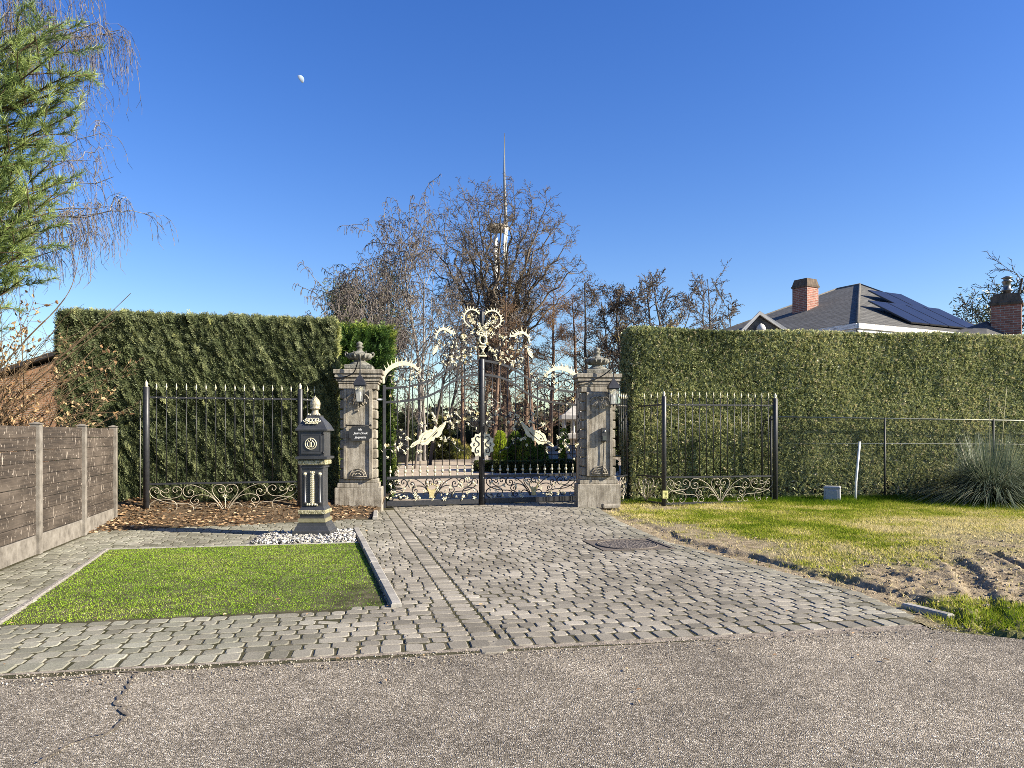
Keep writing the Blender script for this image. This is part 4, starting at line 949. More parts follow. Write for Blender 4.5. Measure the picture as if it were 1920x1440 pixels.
ec = Vector((MX-.012, y0-.024, 1.475)); X_, Z_, N_ = Vector((1, 0, 0)), Vector((0, 0, 1)), Vector((0, -1, 0))
mb = MB(); mb.tube([ec+X_*.088*math.cos(q)+Z_*.088*math.sin(q) for q in np.linspace(0, 2*PI, 28)[:-1]], .009, 6, closed=True)
for sg in (-1, 1):
    mb.tube([ec+X_*sg*a+Z_*z for a, z in spl([(.010, .030), (.012, -.03), (.010, -.05), (.035, -.05), (.055, -.02), (.055, .01), (.038, .034), (.018, .03)], 4)], .0085, 6)
for a, z, l_ in ((-.025, .035, .03), (0, .04, .045), (.025, .035, .03)): leaflet(mb, ec+X_*a+Z_*z, Vector((a*6, 0, 1)), N_, l_, .012); mb.ball(ec+X_*a+Z_*(z+.012), .008, 6)
mb.build('emblem', CREAM, dr)
mb = MB()   # roof relief: scrolled cartouche on the curved roof front
rc = Vector((MX, MY-.185, 1.835))
for sg in (-1, 1):
    for cur in ([(0, .03), (.03, .045), (.055, .02), (.03, -.01), (.01, 0)], [(.05, .03), (.085, .045), (.105, .02), (.085, 0), (.07, .02)], [(.06, -.03), (.09, -.02), (.125, -.005), (.135, .01)], [(.0, -.035), (.04, -.042), (.075, -.035), (.10, -.04)]):
        mb.tube([rc+X_*sg*a+Vector((0, -z*-.62-.012, z)) for a, z in spl(cur, 4)], .0095, 6)
for a, z in ((0, .012), (-.03, -.02), (.03, -.02), (0, -.02), (.06, -.005), (-.06, -.005)): mb.ball(rc+X_*a+Vector((0, z*.62-.012, z)), .016, 7)
mb.build('relief', CREAM, mbx)
mb = MB()
for sx_ in (-1, 1):
    mb.ball((MX+sx_*.085, MY-.09, 1.94), .022, 7); mb.ball((MX+sx_*.055, MY-.10, 1.94), .016, 7)
mb.build('corner_scrolls', CREAM, mbx)
mb = MB(); mb.lathe((MX, MY, 1.93), [(.09, 0), (.07, .03), (.055, .045), (.05, .09), (.06, .10), (.078, .105), (.082, .125), (.07, .13), (.082, .16), (.084, .19), (.07, .235), (.045, .275), (.02, .30), (.004, .315)], 16)
an = mb.build('acorn_finial', M('finial_stone_gold', [(.14, .12, .08), (.34, .30, .22), (.6, .56, .44)], .5, .15, scale=30, bs=.8, bd=.01, bscale=60), mbx)
mb = MB()
for q in range(7):
    a = 2*PI*q/7+.2; d = Vector((math.cos(a), math.sin(a), 0)); leaflet(mb, Vector((MX, MY, 2.065))+d*.078, Vector((0, 0, 1))-d*.25, d, .14, .03)
mb.build('finial_leaves', GOLD, an)
for sx_ in (-1, 1):
    cl_ = MB().lathe((MX+sx_*.118, MY-.172, .52), [(.030, 0), (.030, .03), (.022, .04), (.020, .40), (.028, .43), (.030, .45)], 10).build('column', BOX, mbx)
    q = MB(); q.lathe((MX+sx_*.118, MY-.172, .972), [(.018, -.005), (.034, .02), (.03, .04), (.01, .045)], 8); q.build('capital', CREAM, cl_)
mb = MB(); mb.box((MX, MY-.168, .75), (.062, .02, .50), 0, .006)
for k in range(13):
    z = .53+k*.036; mb.tube([(MX-.03, MY-.182, z-.012), (MX, MY-.188, z+.006), (MX+.03, MY-.182, z+.024)], .008, 5)
for a in (-.075, -.045, .045, .075, 0): mb.ball((MX+a, MY-.178, .505), .022, 7)
mb.ball((MX, MY-.178, 1.01), .026, 7); mb.ball((MX-.025, MY-.178, 1.02), .016, 7); mb.ball((MX+.025, MY-.178, 1.02), .016, 7)
mb.build('gilt_garland', CREAM, mbx)
# ================================================================ timber fence on the left
PT = [(-5.58, 6.46), (-6.04, 8.33), (-6.50, 10.2), (-6.95, 12.07), (-7.45, 13.95)]
tf = thing('timber_fence', 'weathered brown timber plank fence with concrete posts and base boards', 'fence', (-6.5, 10.2, 0))
m, nt, b = _nt('weathered_planks'); v = pos_node(nt)
c = ramp(nt, noise(nt, pos_node(nt, (2, 1.1, 26)), 1.6, 6, .65), [(.013, .009, .006), (.036, .026, .018), (.075, .057, .042)], [.3, .5, .72])
c = mixc(nt, ramp(nt, noise(nt, pos_node(nt, (1, 1, 3.2)), .9, 4), [(0, 0, 0), (.6, .6, .6)], [.46, .74]), c, (.14, .112, .088))
spots = ramp(nt, noise(nt, pos_node(nt, (22, 22, 13)), 1.15, 4), [(0, 0, 0), (1, 1, 1)], [.635, .68])
drip = ramp(nt, noise(nt, pos_node(nt, (30, 30, 5)), 1.0, 2), [(0, 0, 0), (1, 1, 1)], [.655, .71])
c = mixc(nt, math_(nt, 'MULTIPLY', math_(nt, 'MAXIMUM', spots, drip), .55), c, (.58, .50, .42))
nt.links.new(c, b.inputs['Base Color']); b.inputs['Roughness'].default_value = .9; bump(nt, b, noise(nt, pos_node(nt, (3, 3, 60)), 2, 5), .5, .006)
PLK = m
FCON = M('fence_concrete', [(.11, .098, .084), (.18, .163, .141), (.235, .216, .19)], .9, scale=7, bs=.5, bd=.005, bscale=70)
for i, (x, y) in enumerate(PT):
    d = Vector((PT[min(i+1, 4)][0]-PT[max(i-1, 0)][0], PT[min(i+1, 4)][1]-PT[max(i-1, 0)][1], 0)); an = math.atan2(d.y, d.x)
    p = MB().box((x, y, .86), (.115, .12, 1.80), an, .012).build('post', FCON, tf)
    MB().frus((x, y, 1.76), [(0, .135, .14), (.012, .135, .14), (.035, .02, .02)], an).build('post_cap', FCON, p)
for (xa, ya), (xb, yb) in zip(PT[:-1], PT[1:]):
    a, bq = Vector((xa, ya, 0)), Vector((xb, yb, 0)); d = bq-a; an = math.atan2(d.y, d.x); c = (a+bq)/2; ln_ = d.length-.13
    MB().box((c.x, c.y, .10), (ln_, .05, .30), an, .006).build('base_board', FCON, tf)
    mb = MB(); n = 9; z0, z1 = .255, 1.735; hh = (z1-z0)/n; nn = Vector((d.y, -d.x, 0)).normalized()
    for k in range(n):
        o = random.uniform(-.003, .003); q = c+nn*o; mb.box((q.x, q.y, z0+hh*(k+.5)+random.uniform(-.002, .002)), (ln_, .036, hh-.004), an+random.uniform(-.0015, .0015), .012)
    mb.build('plank_panel', PLK, tf)
# white stake, grey service box
ws = MB().tube([(8.19, 17.80, -.1), (8.20, 17.80, .5), (8.29, 17.80, 1.455)], .028, 9).build('stake', M('white_plastic', [(.60, .60, .58), (.74, .74, .72)], .5, scale=14), loc=(8.2, 17.8, 0), label='slightly leaning white plastic stake beside the grey service box', cat='stake')
sb = thing('service_box', 'small grey electrical service box on the grass before the right hedge', 'service box', (7.60, 17.75, 0))
SBM = M('grey_plastic', [(.27, .28, .30), (.33, .34, .36)], .5, scale=4)
MB().frus((7.60, 17.72, 0), [(-.05, .36, .30), (.33, .345, .28), (.365, .36, .30), (.40, .33, .27)], math.radians(-28)).build('housing', SBM, sb)
mb = MB(); mb.box((7.60-.075, 17.72-.142, .18), (.26, .012, .26), math.radians(-28), .004); mb.build('door', SBM, sb)
# ================================================================ hedges
tri = lambda n: np.arange(3*n).reshape(-1, 3)
def proto_spray(k=5, w=.11):
    v = [(-.02, 0, 0), (.02, 0, 0), (0, 1.0, 0)]
    for i in range(k):
        y = .12+.72*i/k; l = .42*(1-.55*i/k)
        for s in (-1, 1):
            t = (s*l*.72, y+l*.62, .05*(-1)**i); v += [(0, y, 0), (s*w*.9, y+w*.05+.02, .02), t] if s > 0 else [(0, y, 0), t, (s*w*.9, y+w*.05+.02, .02)]
            q = (s*l*.35, y+l*.62, .03); v += [(s*.02, y+.05, 0), t, q] if s > 0 else [(s*.02, y+.05, 0), q, t]
    return np.array(v, float), tri(len(v)//3)
def proto_leaves(n=7, seed=1, ln=.55, w=.2, flat=0.0):
    r = np.random.default_rng(seed); v = []
    for i in range(n):
        d = r.normal(size=3); d[1] = abs(d[1])+.35; d /= np.linalg.norm(d); q_ = r.normal(size=3)*(1-flat)+np.array([0, 0, 1.4])*flat; d = d-flat*np.array([0, 0, d[2]*.8]); d /= np.linalg.norm(d); s = np.cross(d, q_); s /= np.linalg.norm(s)
        o = np.array([0, .5*i/n, 0])+r.normal(0, .06, 3)
        v += [o, o+d*ln*.5+s*w, o+d*ln, o, o+d*ln, o+d*ln*.5-s*w]
    return np.array(v), tri(2*n)
def nzd(v): return v/np.linalg.norm(v, axis=1, keepdims=True)
def hedge(name, label, A, B, th, z0, z1, proto, dens, scl, dirw, mat, core, depth=.14, stretch=None, tintf=None, topd=None, group=None, zb=0.0, faces=('front', 'top', 'endA', 'endB', 'back'), coreinset=.16, bare_foot=False, nbk=.22):
    A, B = np.array(A, float), np.array(B, float); e = B-A; ln = np.linalg.norm(e); e /= ln; nf = np.array([e[1], -e[0]])  # towards the viewer
    t = thing(name, label, 'hedge', (float((A+B)[0]/2), float((A+B)[1]/2), 0), group)
    ci = coreinset; c = (A+B)/2-nf*th/2
    MB().box((c[0], c[1], (zb+z1-ci)/2), (ln-2*ci, th-2*ci, z1-ci-zb), math.atan2(e[1], e[0])).build('branches', core, t)
    pv, pf = proto; Vs = []; Fs = []; Ts = []; n0 = 0
    up = np.array([0, 0, 1.0]); e3 = np.array([*e, 0]); f3 = np.array([*nf, 0])
    for fc in faces:
        if fc in ('front', 'back'): ar = ln*(z1-z0); nrm = f3 if fc == 'front' else -f3
        elif fc == 'top': ar = ln*th; nrm = up
        else: ar = th*(z1-z0); nrm = -e3 if fc == 'endA' else e3
        n = int(ar*dens*(.25 if fc == 'back' else 1.0)); a, b_ = rng.uniform(0, 1, (2, n))
        if bare_foot: b_ = np.where((b_*(z1-z0) < .5) & (rng.uniform(size=n) < .6), .13+.87*rng.uniform(size=n), b_)
        if fc in ('front', 'back'): P = np.c_[A[None]+e*ln*a[:, None]-nf*(0 if fc == 'front' else th), z0+(z1-z0)*b_]
        elif fc == 'top': P = np.c_[A[None]+e*ln*a[:, None]-nf*th*b_[:, None], np.full(n, z1)]
        else: P = np.c_[(A if fc == 'endA' else B)[None]-nf*th*a[:, None], z0+(z1-z0)*b_]
        st_ = np.c_[P@e3, P@f3, P[:, 2]]
        if stretch: st_ = np.c_[(st_[:, 0]+stretch[1]*st_[:, 2])*5.2, st_[:, 1], st_[:, 2]*stretch[0]]
        nz = fbm(st_, 2.2, 3, 3); nb = fbm(P, .55, 8, 3)
        off = (nz-.5)*2*depth+(nb-.5)*nbk-rng.uniform(0, 1, n)**2*depth*.9
        P = P+nrm*off[:, None]
        d = dirw[0]*nrm+dirw[1]*up+dirw[2]*e3
        if fc == 'top': d = nrm*.9+e3*dirw[2]*.6
        D = nzd(d[None]+rng.normal(0, dirw[3], (n, 3)))
        R = frames(D, nrm=nrm[None]+up*.35+rng.normal(0, .6, (n, 3)))
        V, Fq = place(pv, pf, P, R, rng.uniform(*scl, n)); Vs.append(V); Fs.append(Fq+n0); n0 += len(V)
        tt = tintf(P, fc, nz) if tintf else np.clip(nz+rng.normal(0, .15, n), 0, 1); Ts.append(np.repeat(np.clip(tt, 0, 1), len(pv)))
    npmesh('foliage', np.concatenate(Vs), np.concatenate(Fs), mat, t, attrs={'tint': np.concatenate(Ts)})
    return t
CORE = M('hedge_inside', [(.012, .013, .006), (.03, .027, .014)], .95, scale=14)
CYP = leafmat('cypress_leaf', [(.018, .028, .011), (.070, .092, .038), (.160, .182, .085), (.26, .275, .12), (.34, .36, .10)], .55, .22, [0, .3, .55, .8, 1])
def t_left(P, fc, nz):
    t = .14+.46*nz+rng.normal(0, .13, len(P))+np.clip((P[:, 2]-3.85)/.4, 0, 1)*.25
    if fc == 'endB': t = t+.42  # sunlit right end painted as a lighter leaf tint
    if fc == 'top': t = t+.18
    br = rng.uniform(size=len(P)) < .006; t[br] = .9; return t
SPR = proto_spray(5)
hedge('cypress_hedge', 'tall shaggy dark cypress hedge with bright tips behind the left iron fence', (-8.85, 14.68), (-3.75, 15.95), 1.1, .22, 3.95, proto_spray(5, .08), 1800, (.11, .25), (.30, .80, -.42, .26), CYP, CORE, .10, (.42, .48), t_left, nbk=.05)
def t_ret(P, fc, nz): return .10+.5*nz+rng.normal(0, .12, len(P))+(.45 if fc == 'endB' else .35 if fc == 'top' else 0)+np.clip((P[:, 2]-3.7)/.6, 0, 1)*.25  # sun on the right end is put into a paler tint
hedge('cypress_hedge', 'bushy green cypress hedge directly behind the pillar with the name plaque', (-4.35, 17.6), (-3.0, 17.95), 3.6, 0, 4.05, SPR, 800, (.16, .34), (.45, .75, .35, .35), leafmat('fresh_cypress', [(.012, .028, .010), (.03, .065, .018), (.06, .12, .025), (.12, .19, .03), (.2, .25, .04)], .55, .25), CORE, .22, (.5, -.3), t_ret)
HCORE = M('hedge_inside_brown', [(.03, .027, .012), (.07, .055, .03)], .95, scale=14)
YEW = leafmat('clipped_leaf', [(.065, .08, .032), (.23, .26, .11), (.40, .42, .195), (.50, .47, .24), (.62, .54, .36)], .42, .2, [0, .3, .58, .82, 1])
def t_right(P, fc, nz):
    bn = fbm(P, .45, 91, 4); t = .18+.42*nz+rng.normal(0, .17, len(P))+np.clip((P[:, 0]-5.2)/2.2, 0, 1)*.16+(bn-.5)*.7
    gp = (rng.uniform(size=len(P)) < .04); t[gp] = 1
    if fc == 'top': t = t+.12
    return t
HR_A, HR_B = (2.86, 17.80), (15.5, 19.32)
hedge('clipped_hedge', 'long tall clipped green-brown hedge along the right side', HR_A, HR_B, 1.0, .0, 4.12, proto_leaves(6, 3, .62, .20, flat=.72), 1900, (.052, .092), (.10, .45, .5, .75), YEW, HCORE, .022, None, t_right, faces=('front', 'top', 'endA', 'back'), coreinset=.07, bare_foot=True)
# ================================================================ pampas grass
def arch(P0, az, el, ln, drop, w, nseg=7):
    N = len(az); s = np.linspace(0, 1, nseg); hx = np.cos(el)[:, None]*ln[:, None]*s; hz = np.sin(el)[:, None]*ln[:, None]*s-drop[:, None]*(ln[:, None]*s)**2
    hx = hx+.25*drop[:, None]*(ln[:, None]*s)**2*np.cos(el)[:, None]
    C = np.stack([P0[:, 0:1]+np.cos(az)[:, None]*hx, P0[:, 1:2]+np.sin(az)[:, None]*hx, np.maximum(P0[:, 2:3]+hz, .015)], -1)
    sd = np.c_[-np.sin(az), np.cos(az), np.zeros(N)]; ww = (w[:, None]*(1-s**2.2))[..., None]
    V = np.stack([C+sd[:, None]*ww, C-sd[:, None]*ww], 2).reshape(N, nseg*2, 3)
    q = np.array([(2*i, 2*i+1, 2*i+3, 2*i+2) for i in range(nseg-1)]); return V, (q[None]+(np.arange(N)*nseg*2)[:, None, None]).reshape(-1, 4)
PAMP = leafmat('pampas', [(.045, .07, .045), (.115, .15, .095), (.21, .24, .16), (.36, .33, .21)], .5, .2)
def pampas(label, cx0, cy0, N, k=1.0):
    r_ = .32*np.sqrt(rng.uniform(size=N)); a_ = rng.uniform(0, 2*PI, N); az = a_+rng.normal(0, .5, N); up_ = rng.uniform(size=N) < .16
    el = np.where(up_, rng.uniform(1.15, 1.53, N), np.radians(rng.uniform(28, 76, N))); ln = np.where(up_, rng.uniform(1.1, 1.75, N), rng.uniform(1.5, 2.3, N))*k
    dr = np.where(up_, .03, rng.uniform(.17, .34, N))
    V, Fq = arch(np.c_[cx0+r_*np.cos(a_), cy0+r_*np.sin(a_), np.full(N, .02)], az, el, ln, dr, rng.uniform(.005, .010, N), 9)
    pg = thing('pampas_grass', label, 'grass clump', (cx0, cy0, 0))
    npmesh('blades', V.reshape(-1, 3), Fq, PAMP, pg, attrs={'tint': np.repeat(np.clip(rng.normal(.45, .24, N), 0, 1), 18)}); return pg
cx0, cy0 = 11.15, 17.35
pg = pampas('large mound of arching blue-green pampas grass before the right hedge', cx0, cy0, 3600, 1.1)
mb = MB()
for dx, zt, ex_ in ((-.05, 2.55, 0), (.25, 2.75, .1)): mb.tube(spl([(cx0+dx, cy0, .5), (cx0+dx, cy0, 1.6), (cx0+dx+ex_, cy0, zt)], 4), [.006]*8+[.003], 5)
mb.build('dry_stalk', M('straw', [(.40, .36, .2), (.55, .5, .3)], .7), pg)
pampas('unseen pampas grass clump added beyond the right edge for its shadow', 14.6, 16.4, 2200, 1.05); pampas('unseen pampas grass clump added nearer the road for its shadow', 15.4, 14.2, 2200, 1.1)  # unseen clumps added out of frame to cast shade on the verge
# ================================================================ trees
def nrm3(v):
    l = math.sqrt(v[0]*v[0]+v[1]*v[1]+v[2]*v[2]) or 1; return (v[0]/l, v[1]/l, v[2]/l)
class Tree:
    def __init__(s, seed, wig=.12, trop=(0, .05, .04, .03, 0), nch=(10, 8, 6, 4), ratio=(.5, .5, .5, .5), start=(.3, .2, .15, .1), ang=(45, 45, 50, 50), seg=(6, 5, 4, 3, 2), maxl=3, rr=.55, rmin=.012, taper=.75, fall=.5):
        s.r = random.Random(seed); s.__dict__.update(locals()); s.segs = [[] for _ in range(6)]; s.tips = []; s.foli = []
    def limb(s, pts, r0):
        pts = [tuple(map(float, q)) for q in pts]; n = len(pts)-1; rad = [r0*(1-s.taper*i/n) for i in range(n+1)]; L = sum(math.dist(a, b) for a, b in zip(pts[:-1], pts[1:]))
        for i in range(n): s.segs[0].append((*pts[i], *pts[i+1], rad[i], rad[i+1]))
        s.spawn(pts, rad, L, n, 0); s.branch(pts[-1], nrm3(tuple(pts[-1][j]-pts[-2][j] for j in range(3))), L*.16, rad[-1], 1)
    def branch(s, p, d, L, r0, lv):
        R = s.r; n = s.seg[lv]; st_ = L/n; pts = [p]; rad = [r0]; g = R.gauss; wig = s.wig if lv else s.wig*.35; tr = s.trop[lv]
        for i in range(n):
            d = nrm3((d[0]+g(0, wig), d[1]+g(0, wig), d[2]+g(0, wig)+tr))
            p = (p[0]+d[0]*st_, p[1]+d[1]*st_, p[2]+d[2]*st_); pts.append(p); rad.append(max(s.rmin*.6, r0*(1-s.taper*(i+1)/n)))
            s.segs[lv].append((*pts[-2], *p, rad[-2], rad[-1]))
        if lv >= s.maxl: s.tips.append(p); return
        if lv >= s.maxl-1: s.foli += pts[1:]
        s.spawn(pts, rad, L, n, lv)
    def spawn(s, pts, rad, L, n, lv):
        R = s.r; g = R.gauss
        for k in range(s.nch[lv]):
            f = s.start[lv]+(1-s.start[lv])*(k+R.random())/s.nch[lv]; x = f*n; i = min(int(x), n-1); u = x-i
            q = tuple(pts[i][j]+(pts[i+1][j]-pts[i][j])*u for j in range(3)); dl = nrm3(tuple(pts[i+1][j]-pts[i][j] for j in range(3)))
            a = math.radians(s.ang[lv]*R.uniform(.65, 1.25)); ph = R.uniform(0, 2*PI)
            t = nrm3((g(0, 1), g(0, 1), g(0, 1))); dt = sum(t[j]*dl[j] for j in range(3)); t = nrm3(tuple(t[j]-dl[j]*dt for j in range(3)))
            cd = tuple(dl[j]*math.cos(a)+t[j]*math.sin(a) for j in range(3))
            cl_ = L*s.ratio[lv]*(1-s.fall*(f-s.start[lv]))*R.uniform(.7, 1.2); rc_ = max(s.rmin, min(rad[i]*s.rr, rad[i]*.8)*(1 if lv else .9))
            s.branch(q, cd, cl_, rc_, lv+1)
def frusta(S, n=3):
    S = np.asarray(S, float); P0, P1 = S[:, 0:3], S[:, 3:6]; R = frames(P1-P0+1e-9); a = 2*PI*np.arange(n)/n
    c = np.stack([np.cos(a), 0*a, np.sin(a)], -1); off = np.einsum('nij,kj->nki', R, c)
    V = np.concatenate([P0[:, None]+off*S[:, 6][:, None, None], P1[:, None]+off*S[:, 7][:, None, None]], 1); N = len(S)
    q = np.array([(i, (i+1) % n, n+(i+1) % n, n+i) for i in range(n)]); return V.reshape(-1, 3), (q[None]+(np.arange(N)*2*n)[:, None, None]).reshape(-1, 4)
def bark(name, cols): return M(name, cols, .9, scale=3, bs=.6, bd=.03, bscale=12, stretch=(1, 1, .35))
B_OAK = bark('oak_bark', [(.065, .053, .040), (.20, .162, .122)]); B_DARK = bark('dark_bark', [(.042, .036, .031), (.11, .09, .072)])
B_BIRCH = bark('birch_bark', [(.09, .075, .065), (.24, .22, .20), (.36, .34, .31)]); B_TWIG = bark('birch_twig', [(.09, .078, .070), (.185, .160, .143)])
B_RED = bark('larch_bark', [(.095, .062, .044), (.22, .15, .11)]); B_GREY = bark('grey_bark', [(.07, .06, .05), (.15, .13, .11)])
RUST = leafmat('rust_needles', [(.10, .055, .026), (.21, .12, .055), (.32, .20, .10), (.40, .28, .15)], .8, .3)
OLIVE = leafmat('olive_needles', [(.03, .04, .014), (.085, .10, .034), (.16, .175, .06), (.25, .23, .09)], .7, .25)
GREEN = leafmat('shrub_leaf', [(.02, .03, .009), (.055, .075, .02), (.10, .12, .03), (.17, .17, .05)], .6, .2)
QUAD = (np.array([(-.16, 0, 0), (.16, 0, 0), (.10, 1.3, .1), (-.10, 1.3, .1)], float), np.array([(0, 1, 2, 3)]))
def tree(label, x, Y, tr, h, r, cat='tree', name='bare_tree', bk=B_DARK, tw=None, lean=(0, 0), fol=None, stems=None, group=None):
    t = thing(name, label, cat, (x, Y, 0), group)
    for sx_, sy_, dx, dy, hh, rr_ in (stems or [(0, 0, lean[0], lean[1], 1, 1)]):
        tr.branch((x+sx_, Y+sy_, -.1), nrm3((dx, dy, 1)), h*hh, r*rr_, 0)
    V, Fq = frusta(tr.segs[0], 7); npmesh('trunk', V, Fq, bk, t, smooth=True)
    big = tr.segs[1]; sm = sum(tr.segs[2:], [])
    V, Fq = frusta(big, 5); cr = npmesh('crown', V, Fq, bk, t, smooth=True)
    if sm: V, Fq = frusta(sm, 3); npmesh('twigs', V, Fq, tw or bk, cr, smooth=True)
    if fol:
        mat, n, sc, spread, zlo, zhi, dr = fol; Q = np.array(tr.foli+tr.tips); Q = Q[(Q[:, 2] > zlo) & (Q[:, 2] < zhi)]
        if len(Q):
            cl_ = vn(Q, .45, 5); pr = np.clip(cl_-.25, .02, 1); I = rng.choice(len(Q), n, p=pr/pr.sum()); P = Q[I]+rng.normal(0, spread, (n, 3))
            D = rng.normal(size=(n, 3))+np.array([0, 0, dr]); V, Fq = place(*QUAD, P, frames(D), rng.uniform(sc*.6, sc*1.4, n))
            npmesh('foliage', V, Fq, mat, cr, attrs={'tint': np.repeat(np.clip(rng.normal(.5, .22, n)+(vn(P, .6, 9)-.5)*.5, 0, 1), 4)})
    return t
def xat(px, Y): return (px-CX)*Y/F
def htop(py, Y): return H+(HY-py)*Y/F
# --- the big oak-like tree in the middle: several stems fanning out
Yo = 56; xo = xat(928, Yo)
o = Tree(11, .17, (0, .02, .015, .0), (13, 7, 5, 4), (.25, .50, .52, .5), (.20, .18, .12, .1), (50, 46, 48, 46), (10, 6, 4, 3), 3, .50, .020, .80, .45)
t_ = thing('bare_tree', 'tall bare tree with fan-shaped crown of dark branches, tallest behind the gate', 'tree', (xo, Yo, 0))
R_ = random.Random(17)
for k, (px, py) in enumerate(((790,428),(806,470),(826,408),(850,380),(872,358),(896,362),(915,350),(940,368),(968,362),(1000,362),(1024,380),(1046,402),(1066,436),(1084,478),(1072,520),(885,430),(1000,440),(845,500),(1030,470),(940,440))):
    dy = R_.uniform(-3.6, 3.6); tip = W(px+(932-px)*.07, py+34, Yo+dy); b0 = Vector((xo+(px-935)*.004, Yo+dy*.10, R_.uniform(4.6, 7.0))); d = tip-b0
    c1 = b0+Vector((d.x*R_.uniform(.10, .2), d.y*.2, d.z*.38)); c2 = b0+Vector((d.x*R_.uniform(.45, .6), d.y*.55, d.z*R_.uniform(.74, .86))); n = 13; pts = []
    for i in range(n+1):
        t = i/n; q = b0*(1-t)**3+c1*3*t*(1-t)**2+c2*3*t*t*(1-t)+tip*t**3; w_ = .16*min(1, t*3); pts.append(q+Vector((R_.gauss(0, w_), R_.gauss(0, w_), R_.gauss(0, w_))))
    o.limb(pts, R_.uniform(.13, .19))
tk = []
for k in range(6):
    x0, y0 = xo-1.1+.46*k, Yo+R_.uniform(-.4, .4)
    pts = spl([(x0, y0, -.1), (x0+R_.gauss(0, .1), y0, 3), (x0*.75+xo*.25, y0, 6), (x0*.6+xo*.4+R_.gauss(0, .3), y0, 9.5)], 4); n = len(pts)
    tk += [(*pts[i], *pts[i+1], .19-.11*i/n, .19-.11*(i+1)/n) for i in range(n-1)]
V, Fq = frusta(tk, 8); npmesh('trunk', V, Fq, B_OAK, t_, smooth=True)
V, Fq = frusta(o.segs[0]+o.segs[1], 5); cr = npmesh('crown', V, Fq, B_OAK, t_, smooth=True)
V, Fq = frusta(o.segs[2]+o.segs[3], 3); npmesh('twigs', V, Fq, B_OAK, cr, smooth=True)
# --- weeping birches on the left of the gap
def weep(seed, n1=12): return Tree(seed, .12, (.01, .03, -.06, -.50), (n1, 8, 8), (.50, .40, .46), (.30, .22, .2), (42, 48, 55), (9, 7, 5, 6), 3, .5, .023, .76, .45)
tree('weeping birch with purplish drooping twigs, leftmost of the bare trees by the cypress hedge', xat(664, 44), 44, weep(21, 13), .84*htop(486, 44), .13, bk=B_GREY, tw=B_TWIG, lean=(-.03, 0))
tree('weeping birch with a pale trunk between the leftmost birch and the fan-shaped tree', xat(730, 46), 46, weep(27, 14), .92*htop(440, 46), .15, bk=B_BIRCH, tw=B_TWIG, stems=[(0, 0, .02, 0, 1, 1), (.2, .2, -.13, .0, .92, .7)])
tree('weeping birch with a pale forked trunk left of the fan-shaped tree', xat(786, 47), 47, weep(22, 14), .90*htop(436, 47), .15, bk=B_BIRCH, tw=B_TWIG, stems=[(0, 0, -.02, 0, 1, 1), (.3, .2, .07, 0, .9, .8)])
tree('slender bare birch between the pale forked trunk and the fan-shaped tree', xat(838, 50), 50, weep(24, 12), .80*htop(505, 50), .12, bk=B_GREY, tw=B_TWIG)
tree('dark leaning bare tree seen through the left gate leaf', xat(806, 41), 41, Tree(31, .10, (.02, .04, .03, .02), (11, 8, 6), (.34, .45, .5), (.3, .2, .1), (46, 46, 50), (9, 6, 4, 3), 3, .45, .014), htop(590, 41), .11, bk=B_DARK, lean=(.10, 0))
tree('many-stemmed grey bare tree seen right above the bushy hedge', xat(742, 36), 36, Tree(33, .09, (.02, .05, .04, .02), (10, 7, 6), (.30, .45, .5), (.25, .2, .1), (38, 45, 50), (8, 6, 4, 3), 3, .45, .012), htop(590, 36), .08, bk=B_GREY, stems=[(0, 0, 0, 0, 1, 1), (.5, 0, .05, 0, .9, .9), (-.4, .2, -.08, 0, .85, .8), (.9, .2, .1, 0, .8, .7)])
pn = Tree(35, .15, (0, .02, .03), (16, 9), (.36, .42), (.45, .3), (75, 55), (9, 5, 3), 2, .4, .03, .7, .4)
tree('olive-brown pine with flat foliage tiers behind the weeping birches', xat(755, 58), 58, pn, htop(560, 58), .26, 'tree', 'pine_tree', B_RED, fol=(OLIVE, 26000, .15, .40, 6, 20, .5))
# --- larches with brown needles right of the middle
def larch(seed, n=46, rt=.21): return Tree(seed, .11, (0, .02, .0), (n, 12), (rt, .42), (.16, .12), (76, 62), (11, 5, 3), 2, .34, .018, .85, .72)
for px, Y, top, seed, lab, nf in ((985, 60, 470, 41, 'tall larch with brown needles at the right edge of the fan-shaped crown', 3600), (1032, 54, 545, 42, 'reddish larch with brown needles in front of the two darker conifers', 4200), (1072, 58, 560, 43, 'thin larch with pale rusty needles above the right gate leaf', 3200), (905, 62, 500, 44, 'brown larch standing behind the fan-shaped tree', 2600), (956, 50, 560, 46, 'reddish larch trunk with sparse needles beside the gate meeting post', 2600)):
    tree(lab, xat(px, Y), Y, larch(seed), htop(top, Y), .22, 'tree', 'larch_tree', B_RED, fol=(RUST, int(nf*1.7), .075, .14, 4, 30, .2))
for px, Y, top, seed, lab in ((925, 47, 610, 51, 'dark straight trunk just right of the gate post'), (868, 53, 600, 52, 'thin dark trunk left of the gate post'), (1002, 45, 640, 53, 'bare thin tree with grey trunk behind the gilt leaf of the right gate')):
    tree(lab, xat(px, Y), Y, larch(seed, 22), htop(top, Y), .2, 'tree', 'bare_tree', B_RED)
tree('dark conical conifer above the right stone pillar', xat(1112, 50), 50, larch(61, 44, .17), htop(530, 50), .2, 'tree', 'conifer_tree', B_DARK, fol=(leafmat('dark_brown_needles', [(.035, .028, .018), (.09, .065, .04), (.16, .11, .06)], .8, .2), 3400, .10, .12, 4, 30, 0))
